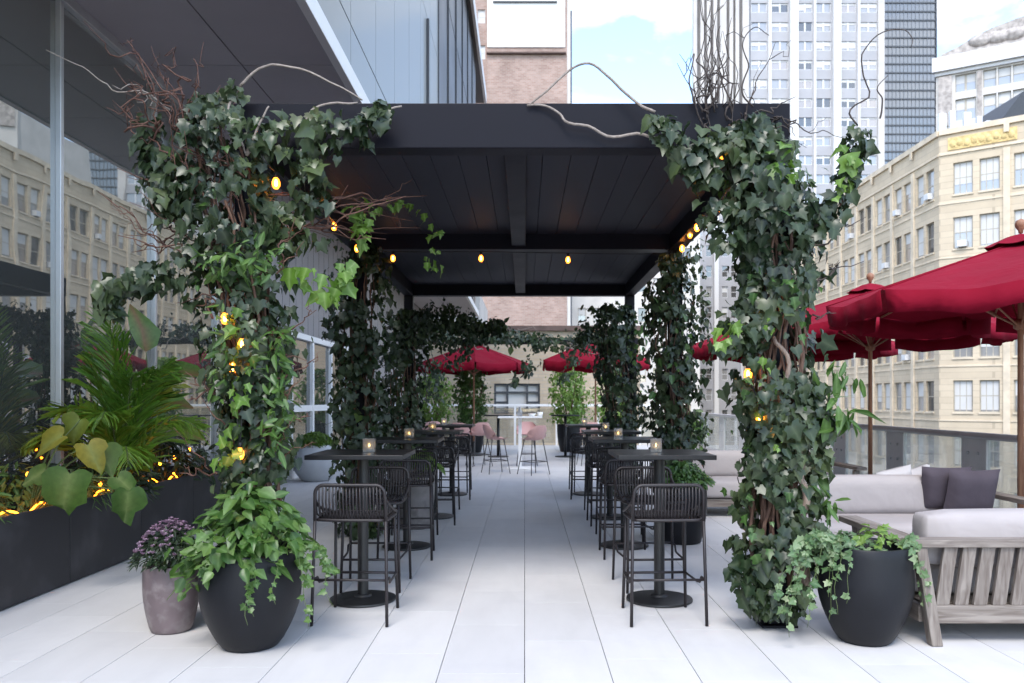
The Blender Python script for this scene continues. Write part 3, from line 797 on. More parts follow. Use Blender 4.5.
# ------------------------------------------------------------------ teak sofas
def make_sofa(Wd, label, arms=(1,1), ncush=1):
    """prototype at the origin: back at y=0 (facing +y), x from 0 to Wd"""
    t = thing('outdoor_sofa', label, 'sofa', (0,0,0))
    D = 1.0; TH = .615
    # back rail (board on edge at the top)
    mb = MB(); mb.box(-.02, Wd+.02, 0, .11, TH-.045, TH); put('top_rail', mb, M['teak_x'], t, bevel=.006)
    mb = MB(); mb.box(.12, Wd-.12, .05, .085, .12, .225); put('bottom_rail', mb, M['teak_x'], t, bevel=.005)
    mb = MB()
    n = int((Wd-.24)/.105)
    for i in range(n):
        x = .135+(Wd-.27-.075)*i/(n-1)
        mb.hexa([(x,.055,.226),(x+.078,.055,.226),(x+.078,.08,.226),(x,.08,.226),
                 (x+.03,.02,TH-.047),(x+.108,.02,TH-.047),(x+.108,.045,TH-.047),(x+.03,.045,TH-.047)])
    put('back_slats', mb, M['teak'], t, bevel=.003)
    for s, x in ((-1,0.0),(1,Wd)):
        # splayed rear leg, splayed front leg
        for (yt, yb) in ((.045,.03),(D-.10,D-.06)):
            xi = x+.03*(-s); lean = .085*(-s)
            w = .032
            mb = MB(); mb.hexa([(xi+lean-w,yb-.035,.002),(xi+lean+w,yb-.035,.002),(xi+lean+w,yb+.035,.002),(xi+lean-w,yb+.035,.002),
                                (xi-w,yt-.035,TH-.047),(xi+w,yt-.035,TH-.047),(xi+w,yt+.035,TH-.047),(xi-w,yt+.035,TH-.047)])
            put('leg', mb, M['teak'], t, bevel=.005)
        mb = MB(); mb.box(x-.065, x+.065, .113, D, TH-.042, TH-.002); put('armrest', mb, M['teak_y'], t, bevel=.006)
        mb = MB(); mb.box(x+(.05 if s<0 else -.085), x+(.085 if s<0 else -.05), .09, D-.12, .12, .22); put('side_rail', mb, M['teak_y'], t, bevel=.004)
    mb = MB(); mb.box(.10, Wd-.10, D-.13, D-.10, .12, .22); put('front_rail', mb, M['teak_x'], t, bevel=.004)
    mb = MB(); mb.box(.10, Wd-.10, .12, D-.14, .20, .225); put('seat_deck', mb, M['teak_x'], t)
    cw = (Wd-.20)/ncush
    for i in range(ncush):
        mb = MB(); mb.cushion(.10+cw*i+.004, .10+cw*(i+1)-.004, .26, D-.06, .23, .44, puff=.012, rnd=.05); put('seat_cushion', mb, M['cushion'], t, smooth=True)
        mb = MB(); mb.cushion(.10+cw*i+.004, .10+cw*(i+1)-.004, .10, .32, .43, .755, puff=.012, rnd=.06); put('back_cushion', mb, M['cushion'], t, smooth=True)
    return t
sofa = make_sofa(2.1, 'weathered teak sofa showing its slatted back, with an oatmeal cushion, beside the black pot')
s2 = dup(sofa, (4.1, 7.2, 0), PI, 'teak sofa with oatmeal cushions facing us, holding two dark plum pillows', 'teak lounge sofas on the right')
s3 = dup(sofa, (1.95+2.1, 10.6, 0), PI, 'oatmeal cushioned sofa farthest back, seen past the ivy column by the second right bar table', 'teak lounge sofas on the right')
sofa['group'] = 'teak lounge sofas on the right'
sofa.location = (2.26, 4.60, 0)
def pillow(label, loc, rx, rz, s, m, h=.40, roll=0):
    mb = MB(); n = 12
    vs = []; fs = []
    for side in (-1,1):
        for i in range(n+1):
            for j in range(n+1):
                u = -1+2*i/n; v = -1+2*j/n
                th = .085*((1-u**4)*(1-v**4))**.5
                pin = 1-.06*(abs(u*v))**.5*(1-abs(abs(u)-abs(v))) 
                edge = 1-.05*(1-u*u)*abs(v)**3-.0
                vs.append((u*s*(1-.05*(1-v*v)*1)*1, side*th, h*.5*v*(1-.06*(1-u*u))))
    k = (n+1)*(n+1)
    for i in range(n):
        for j in range(n):
            a = i*(n+1)+j; f = (a, a+n+1, a+n+2, a+1)
            fs.append(f); fs.append(tuple(k+q for q in reversed(f)))
    mb.add(vs, fs)
    bm = Matrix.Translation(loc) @ Matrix.Rotation(rz,4,'Z') @ Matrix.Rotation(rx,4,'X') @ Matrix.Rotation(roll,4,'Y')
    mb.xf(bm)
    o = put('throw_pillow', mb, m, None, smooth=True, loc=(loc[0],loc[1],loc[2]-h/2))
    tag(o, label, 'pillow'); return o
pillow('dark plum pillow half hidden behind another on the sofa facing us', (3.60, 6.86, .66), R(14), R(-8), .20, M['pillow'])
pillow('square charcoal plum pillow in front on the sofa facing us', (3.76, 6.74, .65), R(16), R(5), .225, M['pillow'])
pillow('white pillow whose pointed corner shows over the sofa back, nearer the umbrella pole', (3.30, 7.13, .715), R(12), R(4), .16, M['pillow_white'], .20, R(-14))
pillow('white pillow whose corner shows over the sofa back, nearer the plum pillows', (3.50, 7.135, .72), R(12), R(-6), .14, M['pillow_white'], .20, R(-22))

# ------------------------------------------------------------------ balustrade on the right, glass with grey plates
bal = thing('glass_balustrade', 'glass balustrade with bronze grey top rail and bolted plates along the right terrace edge', 'railing', (5.1, 8, 0))
mb = MB(); mb.box(5.05, 5.15, 2, 24.6, 1.002, 1.055); put('top_rail', mb, M['rail_metal'], bal, bevel=.006)
mb = MB(); mb.box(5.035, 5.049, 2, 24.6, .985, 1.015); put('rail_highlight', mb, M['alu'], bal, bevel=.003)  # thin bright strip added to stand in for a highlight along the rail
mb = MB(); mb.box(5.06, 5.14, 2, 24.6, .001, .10); put('bottom_rail', mb, M['rail_metal'], bal)
y = 2.0; k = 0
pl = [8.80 + 1.93*i for i in range(-3, 8)]
for i, p in enumerate(pl):
    mb = MB(); mb.box(5.075, 5.125, p, p+.5, .10, .998); pp = put('plate', mb, M['plate'], bal, bevel=.004)
    mb = MB()
    for (yy_, zz) in ((.15,.62),(.35,.62),(.15,.82),(.35,.82)):
        b = len(mb.v); mb.lathe([(.018,0),(.018,.014),(.0001,.018)], 10); mb.xf(Matrix.Translation((5.074,p+yy_,zz)) @ Matrix.Rotation(-PI/2,4,'Y'), b)
    put('bolt', mb, M['alu'], pp, smooth=True)
    y0 = p+.505; y1 = p+1.925
    if y1 < 24.6:
        mb = MB(); mb.box(5.094, 5.106, y0, y1, .10, .998); put('glass_pane', mb, M['rail_glass'], bal)
bal2 = thing('glass_balustrade', 'white railed glass balustrade across the far end of the terrace', 'railing', (0, 25, 0))
mb = MB(); mb.box(-4.3, 5.0, 24.95, 25.03, 1.22, 1.29); put('top_rail', mb, M['white_metal'], bal2, bevel=.005)
x = -4.2
while x < 5:
    mb = MB(); mb.box(x-.03, x+.03, 24.96, 25.02, .001, 1.218); put('post', mb, M['white_metal'], bal2)
    if x+1.3 < 5: 
        mb = MB(); mb.box(x+.05, x+1.25, 24.985, 24.995, .08, 1.16); put('glass_pane', mb, M['rail_glass'], bal2)
    x += 1.3

# ------------------------------------------------------------------ red parasols
def make_parasol():
    t = thing('red_parasol', 'red parasol', 'umbrella', (0,0,0))
    Rr = 1.70; ZA = 2.90; ZE = 2.36; n = 8; sub = 12; rings = 14
    def top(a, r):      # height at angle a, radius fraction r: ribs at the corners, cloth sags between
        seg = 2*PI/n; q = (a % seg)/seg
        flat = math.cos(PI/n)/math.cos((q-.5)*seg)      # straight edge between ribs
        rad = Rr*r*(flat)
        z = ZA + (ZE-ZA)*r - .055*math.sin(PI*q)*r*(r) + .014*math.sin(PI*q)*noise.noise(Vector((rad*math.cos(a)*2.3, rad*math.sin(a)*2.3, 3)))*2
        return (rad*math.cos(a), rad*math.sin(a), z)
    vs = []; fs = []
    m_ = n*sub
    for i in range(rings+1):
        r = .03 + .97*i/rings
        for j in range(m_): vs.append(top(2*PI*j/m_, r))
    for i in range(rings):
        for j in range(m_):
            j2 = (j+1) % m_; fs.append((i*m_+j,(i+1)*m_+j,(i+1)*m_+j2,i*m_+j2))
    mb = MB(); mb.add(vs, fs)
    o = put('canopy', mb, M['red'], t, smooth=False)
    me = o.data
    sm = o.modifiers.new('thickness', 'SOLIDIFY'); sm.thickness = .004
    # valance: one flap per side, loose at the corners
    for k in range(n):
        mb = MB(); vs = []; fs = []
        for i in range(sub+1):
            a = 2*PI*(k + .02 + .96*i/sub)/n
            x, y, z = top(a, 1.0)
            w = 1 + .012*math.sin(i*2.1+k)
            for q, dz in enumerate((.0, .10, .185 + .012*math.sin(k*2+i*.9))):
                s_ = (1 + .010*q*math.sin(i*1.7+k*1.3)+.004)
                vs.append((x*s_, y*s_, z-dz+.004))
        for i in range(sub):
            for q in range(2):
                a = i*3+q; fs.append((a,a+1,a+4,a+3))
        mb.add(vs, fs); v = put('valance', mb, M['red'], t, smooth=True)
        sm = v.modifiers.new('thickness', 'SOLIDIFY'); sm.thickness = .004
    for k in range(n):
        a = 2*PI*k/n
        mb = MB(); mb.tube([tuple(Vector(top(a, .06+.94*i/8))+Vector((0,0,.004))) for i in range(9)], .0065, 5); put('seam', mb, M['red'], t, smooth=True)
    # vent cap
    vs = [(0,0,ZA+.07)]; fs = []
    for i, (r, z) in enumerate(((.12,ZA+.04),(.30,ZA-.04))):
        for j in range(m_):
            a = 2*PI*j/m_; seg = 2*PI/n; q = (a % seg)/seg; fl = math.cos(PI/n)/math.cos((q-.5)*seg)
            vs.append((r*fl*math.cos(a), r*fl*math.sin(a), z-.015*math.sin(PI*q)*(i)))
    for j in range(m_):
        j2 = (j+1) % m_; fs.append((0,1+j,1+j2)); fs.append((1+j,1+m_+j,1+m_+j2,1+j2))
    mb = MB(); mb.add(vs, fs); v = put('vent_cap', mb, M['red'], t); sm = v.modifiers.new('thickness','SOLIDIFY'); sm.thickness = .004
    mb = MB(); mb.lathe([(.03,.08),(.026,2.0),(.024,ZA-.02)], 16); put('pole', mb, M['pole_wood'], t, smooth=True)
    mb = MB(); mb.lathe([(.0001,ZA+.065),(.02,ZA+.075),(.022,ZA+.10),(.045,ZA+.13),(.05,ZA+.16),(.04,ZA+.19),(.0001,ZA+.21)], 16); put('finial', mb, M['pole_wood'], t, smooth=True)
    for k in range(n):
        a = 2*PI*k/n; c, s = math.cos(a), math.sin(a)
        mb = MB(); mb.tube([(.04*c,.04*s,ZA-.06),(Rr*.97*c,Rr*.97*s,ZE-.012)], .011, 5)
        mb.tube([(.05*c,.05*s,2.12),(Rr*.5*c,Rr*.5*s,(ZA+ZE)/2-.03)], .009, 5); put('rib', mb, M['pole_wood'], t)
    mb = MB(); mb.lathe([(.03,2.07),(.06,2.09),(.06,2.15),(.03,2.17)], 14); put('hub', mb, M['pole_wood'], t, smooth=True)
    mb = MB(); mb.lathe([(.0001,.002),(.30,.002),(.31,.02),(.28,.05),(.06,.07),(.045,.09),(.045,.36),(.0305,.37)], 36); put('base', mb, M['iron'], t, smooth=True, auto=40)
    return t
par = make_parasol()
G = 'red parasols on the terrace'
dup(par, (4.58,10.6,0), R(11), 'red octagonal parasol on a wooden pole rising beside the right ivy column', G)
dup(par, (4.50,13.6,0), R(30), 'red parasol mostly hidden behind the right ivy column, its edge peeping out on the left', G)
fp1 = dup(par, (-1.30,20.5,0), R(5), 'red parasol at the walkway far end, left of the dark framed window', G)
fp2 = dup(par, (1.72,19.4,0), R(20), 'red parasol at the walkway far end, right of the dark framed window', G)
fp1.scale = (.86,.86,.99); fp2.scale = (.80,.80,1.0)
par.location = (4.62,7.45,0); par.rotation_euler = (0,0,R(22)); par['group'] = G
par['label'] = 'largest red parasol, nearest to us, cut off by the right edge of the picture'

# ------------------------------------------------------------------ pink stools and white tall tables at the far end
def make_pink():
    t = thing('pink_stool', 'pink', 'bar stool', (0,0,0))
    n = 14; m_ = 16; vs = []; fs = []
    for side in (0,1):
        off = -.009*side
        for i in range(n+1):
            u = i/n                      # 0 seat front -> 1 top of the back
            for j in range(m_+1):
                w = -1+2*j/m_
                if u < .55:
                    q = u/.55; y = .19-.36*q; z = .68-.02*math.sin(PI*q); ny, nz = 0, 1
                    wid = .205+.02*q
                else:
                    q = (u-.55)/.45; y = -.17-.065*math.sin(q*PI/2)-.02*q; z = .68+.015+.25*q-.015*math.cos(q*PI/2); wid = .225-.045*q**3
                x = wid*w
                lift = (.02 if u < .55 else .0) * abs(w)**3
                curl = .10*abs(w)**2.5*(1 if u > .45 else u/.45)*(1 if u > .55 else .6)
                yy_ = y + curl*(1 if u>.55 else .3); zz = z + lift + (.09*abs(w)**3*max(0,min(1,(u-.25)/.35))*(1-max(0,u-.6)/.4))
                if u > .55: zz -= .06*abs(w)**4*q
                vs.append((x*(1+off*2), yy_-(-off if u<=.55 else off)*.6, zz+off))
    k = (n+1)*(m_+1)
    for i in range(n):
        for j in range(m_):
            a = i*(m_+1)+j; f = (a,a+1,a+m_+2,a+m_+1); fs.append(f); fs.append(tuple(k+q for q in reversed(f)))
    mb = MB(); mb.add(vs, fs); put('seat_shell', mb, M['pink'], t, smooth=True)
    for sx in (-1,1):
        for sy in (-1,1):
            mb = MB(); mb.tube([(sx*.13,sy*.12,.665),(sx*.225,sy*.215,.003)], [.012,.008], 8); put('leg', mb, M['dark_leg'], t, smooth=True)
    mb = MB(); c = .183
    mb.tube([(-c,-c*.96,.25),(c,-c*.96,.25),(c,c*.96,.25),(-c,c*.96,.25),(-c,-c*.96,.25)], .008, 6); put('footrest', mb, M['dark_leg'], t)
    return t
pk = make_pink(); PG = 'pink bar stools at the far end'
spots = [(.17,15.25,R(38),'pink shell bar stool seen from behind at the white tall table'),
         (-.56,15.5,-R(68),'pink shell bar stool seen side on, left of the white tall table'),
         (.05,17.4,PI,'pink shell bar stool on the far side of the white tall table, facing us'),
         (-.98,17.2,R(25),'pink shell bar stool left of the walkway, nearer the far parasol pole'),
         (-1.35,17.0,R(-15),'pink shell bar stool left of the walkway, behind the black bar tables'),
         (1.40,17.4,R(10),'pink shell bar stool right of the walkway, behind the farthest right table'),
         (-2.1,18.0,R(20),'pink shell bar stool farthest left, partly hidden by the ivy columns')]
for i, (x, y, rz, lb) in enumerate(spots):
    if i == 0: first = (x,y,rz,lb)
    else: dup(pk, (x,y,0), rz, lb, PG)
pk.location = (first[0],first[1],0); pk.rotation_euler = (0,0,first[2]); pk['label'] = first[3]; pk['group'] = PG
wt = thing('tall_table', 'white tall dining table on a slab leg among the pink stools', 'table', (0,16.5,0))
mb = MB(); mb.box(-.55,.36,16.3,16.9,1.05,1.08); put('table_top', mb, M['white_metal'], wt, bevel=.005)
mb = MB(); mb.box(-.13,-.06,16.5,16.7,.03,1.038); put('leg', mb, M['white_metal'], wt, bevel=.003)
mb = MB(); mb.box(-.36,.18,16.35,16.85,.002,.028); put('base', mb, M['white_metal'], wt, bevel=.003)
def tableware(name, label, cat, prof, loc, m):
    mb = MB(); mb.lathe(prof, 20, loc); o = put(name, mb, m, None, smooth=True, loc=loc); tag(o, label, cat); return o
tableware('bowl', 'small white bowl on the white tall table', 'bowl', [(.0001,0.001),(.04,.001),(.09,.06),(.085,.06),(.035,.012),(.0001,.01)], (.15,16.5,1.0805), M['white_metal'])
tableware('carafe', 'clear glass carafe on the white tall table', 'carafe', [(.0001,0.001),(.05,.001),(.055,.10),(.025,.16),(.03,.21),(.026,.21),(.021,.16),(.05,.10),(.045,.006),(.0001,.006)], (-.10,16.5,1.0805), M['candle_glass'])
tableware('vase', 'squat pale pot holding a small green plant on the white tall table', 'vase', [(.0001,0.001),(.05,.001),(.06,.09),(.052,.09),(.045,.05),(.0001,.05)], (.32,16.6,1.0805), M['render'])
def round_table(label, x, y):
    t = thing('cafe_table', label, 'table', (x,y,0), 0, 'black round cafe tables at the far end')
    mb = MB(); mb.lathe([(.0001,1.02),(.36,1.02),(.365,1.035),(.36,1.05),(.0001,1.052)], 32, (x,y,0)); put('table_top', mb, M['table'], t, smooth=True, auto=40)
    mb = MB(); mb.lathe([(.035,.03),(.035,1.019)], 14, (x,y,0)); put('column', mb, M['iron'], t, smooth=True)
    mb = MB(); mb.lathe([(.0001,.002),(.26,.002),(.26,.02),(.036,.03)], 32, (x,y,0)); put('base', mb, M['iron'], t, smooth=True, auto=40)
round_table('round black cafe table standing left of the white tall table', -.66, 20.0)
round_table('round black cafe table standing right of the white tall table', 1.02, 20.0)

# ------------------------------------------------------------------ garden arch at the far end, carrying vines
arch = thing('garden_arch', 'dark timber arch across the walkway hung with vines in front of the far parasols', 'arch', (0,17.6,0))
AZ = 2.55
mb = MB(); mb.box(-2.6, 2.5, 17.6, 17.72, AZ+.1, AZ+.24); put('beam', mb, M['black_steel'], arch, bevel=.006)
for x in (-2.5, 2.4):
    mb = MB(); mb.box(x-.07,x+.07,17.62,17.76,.002,AZ+.098); put('post', mb, M['black_steel'], arch, bevel=.004)

# ------------------------------------------------------------------ string lights
def bulb_at(mb, c):
    mb.lathe([(.0001,-.052),(.014,-.048),(.024,-.03),(.026,-.012),(.02,.008),(.012,.02),(.0001,.021)], 14, c)
def sock_at(mb, c):
    mb.lathe([(.0001,.0215),(.0125,.0215),(.0135,.05),(.0001,.055)], 10, c)
def string_light(label, path, bulbs, sag=.0):
    t = thing('string_light', label, 'string light', path[0], 0, 'festoon string lights')
    mb = MB(); mb.tube(curve(path, 40), .0045, 5); put('cable', mb, M['cable'], t, smooth=True)
    for b in bulbs:
        mb = MB(); bulb_at(mb, b); bb = put('bulb', mb, M['bulb_glass'], t, smooth=True)
        mb = MB(); mb.lathe([(.0001,-.036),(.009,-.03),(.011,-.012),(.007,.006),(.0001,.012)], 10, b); put('filament', mb, M['filament'], bb, smooth=True)
        mb = MB(); sock_at(mb, b); put('socket', mb, M['cable'], bb, smooth=True)
    return t
def ups(pts, dz=.055): return [Vector(p)+Vector((0,0,dz)) for p in pts]
mb_ = [W(393,257,8.32), W(481,257,8.32), W(568,258.5,8.32), W(666,259,8.32)]
string_light('row of amber festoon bulbs hung along the middle cross beam of the pergola', [(-1.6,8.33,3.0)]+ups(mb_)+[(1.45,8.33,3.0)], mb_)
b2 = [W(697,226,7.1), W(690,233,7.6), W(682,247,8.0), W(722,207,6.2), W(739,168,5.3)]
b2 = sorted(b2, key=lambda v: v.y)
string_light('amber festoon bulbs strung along the right side beam of the pergola', [(1.5,5.2,2.9)]+ups(b2)+[(1.48,8.3,2.92)], b2)
b3 = [W(276,181,4.95), W(334,225,7.1), W(357,247,7.7)]
string_light('amber festoon bulbs strung along the left side beam of the pergola', [(-1.62,4.9,2.95)]+ups(b3)+[(-1.6,8.3,2.95)], b3)
b4 = [W(225,316,4.78), W(242,342,4.76), W(240,451,4.74), W(233,365,4.8)]
string_light('amber festoon bulbs wound down through the left ivy column', [(-1.72,4.85,2.5)]+ups(b4), b4)
b5 = [W(723,151,5.0), W(768,307,4.9), W(748,372,4.9), W(760,415,4.9)]
string_light('amber festoon bulbs wound down through the right ivy column', [(1.45,5.0,2.9)]+ups(b5), b5)
b6 = [W(322,448,14.6)+Vector((0,0,.6)), W(300,430,14.9)+Vector((0,0,.8))]
# amber light line in the planter box
t = thing('string_light', 'glowing amber rope of light lying along the front of the planter box', 'string light', (-3.7,5.6,.6), 0, 'festoon string lights')
mb = MB(); pts = [(-3.64+.02*math.sin(i*.9),4.6+.12*i, (.610 if i else .61)+.034*math.sin(i*1.7)) for i in range(34)]
mb.tube(curve(pts,160), .008, 6); put('light_rope', mb, M['amber'], t, smooth=True)
for b in ((-3.6,7.2,.66),(-3.75,7.0,.95),(-3.6,7.9,.80),(-3.62,8.25,.66),(-3.58,8.55,.9),(-3.63,5.42,.67),(-3.66,6.9,.70),(-3.66,7.55,.66),(-3.62,7.62,.76),(-3.7,8.45,.82),(-3.85,6.2,.85)):
    mb = MB(); mb.lathe([(.0001,-.026),(.010,-.022),(.015,-.008),(.010,.008),(.0001,.014)], 10, b); put('bulb', mb, M['amber'], t, smooth=True)
# ------------------------------------------------------------------ climbing ivy on the pergola posts
def pxpath(pts):   # (px, py, depth, radius)
    return [W(a,b,c) for a,b,c,_ in pts], [d for _,_,_,d in pts]
def ivy_thing(label, loc, group='climbing ivy columns on the pergola posts'):
    return thing('climbing_ivy', label, 'climbing plant', loc, 0, group)
def vines(t, axis, rad, n, m, seed, r=(.010,.005), k=18):
    mb = MB(); P, rr, ln = resample(axis, rad, 60)
    for i in range(n):
        a0 = rng.uniform(0, 2*PI); tw = rng.uniform(-2.2,2.2); i0 = rng.randint(0, 14); i1 = rng.randint(38, 59)
        f = rng.uniform(.25,.8); pts = []
        for j in range(k):
            q = i0+(i1-i0)*j/(k-1); c = P[int(q)]; R_ = rr[int(q)]*f
            a = a0+tw*j/k + .5*noise.noise(Vector((seed+i*3.1, j*.35, 0)))
            pts.append((c[0]+R_*math.cos(a)+.05*noise.noise(Vector((i*2.3+seed,j*.5,5))), c[1]+R_*math.sin(a), c[2]+.04*noise.noise(Vector((i*4.3,j*.4,9)))))
        s = rng.uniform(.6,1.5); mb.tube(pts, taper(r[0]*s, r[1]*s, k), 5)
    return put('vines', mb, m, t, smooth=True)
def twigs(name, t, specs, m, r=(.006,.0018), k=16):
    mb = MB()
    for i, (a, b, amp) in enumerate(specs):
        p = wiggle(a, b, amp, k, seed=i*1.37+len(specs)); s = rng.uniform(.7,1.3)
        mb.tube(p, taper(r[0]*s, r[1]*s, k), 5)
        if rng.random() < .7:
            j = rng.randint(5, k-4); c = p[j]; d = (p[j+2]-p[j]).normalized()*.5 + Vector((rng.uniform(-1,1),rng.uniform(-.6,.6),rng.uniform(-.3,1)))*.5
            mb.tube(wiggle(c, c+d*(Vector(b)-Vector(a)).length*.45, amp*.7, 9, seed=i+50), taper(r[0]*.5*s, r[1]*.6*s, 9), 4)
    return put(name, mb, m, t, smooth=True)

# --- left front column
T = ivy_thing('tall dark ivy column nearest us on the left front post, bright leaves through it', (-1.72,4.95,0))
P, rr = pxpath([(252,590,4.98,.20),(256,520,4.98,.24),(254,440,4.98,.25),(250,370,4.98,.27),(243,300,4.98,.31),(235,235,4.98,.35),(225,180,5.0,.36),(212,130,5.0,.28),(212,100,5.0,.12)])
Lv = Leaves()
strand(Lv, IVY, P, [q*1.12 for q in rr], 2700, .090, (0,1), .8, -.09, .35, 1, flat=(0,-.35,0))
arms = [([(200,250,4.9,.15),(165,275,4.9,.13),(130,280,4.9,.11),(104,290,4.9,.10),(108,318,4.9,.07)], 130),
        ([(170,225,4.95,.12),(152,165,4.95,.11),(150,115,4.95,.08)], 110),
        ([(200,190,4.95,.18),(178,160,4.95,.16),(160,200,4.95,.12)], 90),
        ([(240,130,4.85,.16),(290,140,4.85,.16),(335,128,4.86,.13),(375,122,4.86,.11),(388,108,4.87,.07)], 190),
        ([(300,150,4.85,.14),(310,185,4.85,.14),(325,210,4.9,.12)], 90),
        ([(225,105,4.9,.05),(232,92,4.9,.07),(245,88,4.9,.05)], 16),
        ([(285,205,4.95,.14),(290,250,4.95,.14)], 90)]
for pts, n in arms:
    p_, r_ = pxpath(pts); strand(Lv, IVY, p_, r_, int(n*1.1), .098, (.1,1), .75, -.3, .2, n, flat=(0,-.45,.1))
Lv.build('foliage', M['ivy'], T)
Lv = Leaves()
for pts, n, sz in (([(232,300,4.75,.06),(245,350,4.72,.08),(238,400,4.72,.06),(232,430,4.72,.05)], 26, .13), ([(290,270,4.8,.08),(320,280,4.9,.08),(355,262,5.1,.06),(325,300,4.9,.08)], 34, .12),
                   ([(345,210,5.2,.05),(370,208,5.5,.06),(400,205,5.8,.05),(425,212,6.0,.045),(436,240,6.0,.05),(432,272,6.0,.07)], 44, .095), ([(355,235,5.2,.08),(368,222,5.3,.05)], 14, .11),
                   ([(228,440,4.72,.05),(222,470,4.7,.06)], 10, .12)):
    p_, r_ = pxpath(pts); strand(Lv, LOBED, p_, r_, n, sz, (.0,.75), .7, None, .2, n, flat=(0,-.8,.2))
Lv.build('young_leaves', M['bright'], T)
Lv = Leaves()
for pts, n in (([(222,300,4.74,.05),(222,400,4.74,.06)], 40), ([(205,265,4.75,.10),(240,255,4.72,.12),(275,265,4.75,.10)], 120), ([(275,330,4.8,.08),(280,400,4.8,.08),(274,450,4.78,.08)], 150)):
    p_, r_ = pxpath(pts); strand(Lv, LAUREL, p_, r_, n, .12, (0,1), .2, None, .2, n, flat=(0,-.3,.3))
Lv.build('narrow_leaves', M['mid'], T)
Lv = Leaves(); strand(Lv, LOBED, P, [q*1.05 for q in rr], 130, .085, (0,.5), .6, .05, .8, 3, flat=(0,-.4,0)); Lv.build('side_leaves', M['mid'], T)
vines(T, P, [q*.72 for q in rr], 40, M['bark'], 2, (.011,.006))
sp = []
for i in range(14):
    a = W(rng.uniform(150,215), rng.uniform(95,150), 4.92); sp.append((a, a+Vector((rng.uniform(-.45,.1), rng.uniform(-.2,.1), rng.uniform(.1,.42))), .2))
for i in range(24):
    a = W(rng.uniform(175,245), rng.uniform(110,230), 4.9); sp.append((a, a+Vector((rng.uniform(-.5,.15), rng.uniform(-.2,.3), rng.uniform(.15,.55))), .09))
sp2 = []
for i in range(26):
    s_ = rng.choice((-1,1)); a = W(250+s_*rng.uniform(15,40), rng.uniform(240,480), 4.85); sp2.append((a, a+Vector((s_*rng.uniform(.05,.28), rng.uniform(-.2,.1), rng.uniform(-.15,.3))), .07))
for i in range(13):
    a = W(rng.uniform(265,320), rng.uniform(195,235), 4.95); sp.append((a, a+Vector((rng.uniform(.2,.85), rng.uniform(-.1,1.1), rng.uniform(-.1,.28))), .12))
for i in range(12):
    a = W(rng.uniform(165,220), rng.uniform(215,260), 4.95); sp.append((a, a+Vector((rng.uniform(-.75,-.2), rng.uniform(-.2,.3), rng.uniform(-.05,.4))), .10))
twigs('twigs', T, sp, M['twig']); twigs('side_twigs', T, sp2, M['twig'])
mb = MB(); mb.tube(wiggle(W(170,110,4.95), W(46,50,4.9), .12, 22, 3), taper(.006,.002,22), 5); put('willow_branch', mb, M['twig_pale'], T, smooth=True); mb = MB(); mb.tube(wiggle(W(150,105,4.95), W(112,85,4.9), .2, 18, 8), taper(.005,.002,18), 5); put('willow_branch', mb, M['twig_pale'], T, smooth=True)
for pts in ([(232,128,4.85),(240,140,4.85),(247,155,4.85)],[(247,155,4.85),(258,128,4.85),(269,106,4.85)],[(247,155,4.85),(262,142,4.85),(269,131,4.85)],
            [(240,86,4.9),(254,72,4.9),(272,65,4.9),(300,69,4.9),(330,82,4.9),(362,100,4.9)],[(302,134,4.86),(309,115,4.86),(322,105,4.86),(345,103,4.86),(358,103,4.9)],[(366,126,4.86),(384,111,4.86),(402,106,4.9)],
            [(236,95,4.9),(228,110,4.85),(233,128,4.85)]):
    c = curve([W(*q) for q in pts], 16); mb = MB(); mb.tube([p+Vector((.006*noise.noise(Vector((p.x*20,0,p.z*20))),0,.008*noise.noise(Vector((p.x*25,3,p.z*25))))) for p in c], taper(.0095,.005,16), 7)
    put('willow_branch', mb, M['twig_pale'], T, smooth=True)

# --- right front column
T = ivy_thing('tall dense ivy column nearest us on the right front post beside the black pot', (1.55,5.0,0))
P, rr = pxpath([(772,612,5.02,.17),(775,570,5.02,.25),(775,520,5.02,.27),(779,450,5.02,.26),(778,380,5.02,.30),(776,320,5.02,.33),(775,260,5.02,.30),(768,205,5.02,.30),(755,160,5.0,.26),(740,125,5.0,.16)])
Lv = Leaves()
strand(Lv, IVY, P, [q*1.12 for q in rr], 3000, .095, (0,1), .85, -.20, .4, 5, flat=(0,-.4,0))
arms = [([(650,124,4.86,.06),(672,132,4.86,.11),(695,150,4.86,.13),(715,180,4.88,.13)], 150),
        ([(700,140,4.86,.10),(745,140,4.86,.14),(785,150,4.86,.12)], 110),
        ([(800,240,4.95,.13),(828,215,4.95,.12),(842,185,4.95,.09),(852,150,4.95,.09),(856,128,4.95,.07)], 140),
        ([(720,200,4.9,.14),(730,250,4.9,.12)], 70),
        ([(745,320,4.9,.16),(720,350,4.85,.08)], 40),
        ([(815,400,4.95,.13),(830,440,4.95,.10),(812,480,4.95,.1)], 90),
        ([(740,560,4.9,.10),(760,620,4.85,.07)], 50)]
for pts, n in arms:
    p_, r_ = pxpath(pts); strand(Lv, IVY, p_, r_, int(n*1.1), .10, (.1,1), .75, -.3, .2, n+3, flat=(0,-.45,.1))
Lv.build('foliage', M['ivy'], T)
Lv = Leaves()
for pts, n, sz in (([(760,170,4.8,.07),(790,150,4.8,.09),(792,185,4.85,.06)], 18, .13), ([(735,320,4.75,.05),(718,345,4.75,.07)], 12, .12), ([(765,350,4.7,.02),(765,372,4.7,.02)], 4, .06), ([(835,200,4.9,.06),(850,140,4.9,.07),(845,190,4.9,.05)], 14, .12),
                   ([(772,300,4.7,.03),(760,440,4.7,.05),(815,460,4.75,.04)], 7, .06)):
    p_, r_ = pxpath(pts); strand(Lv, LOBED, p_, r_, n, sz, (.0,.8), .7, None, .2, n+1, flat=(0,-.8,.2))
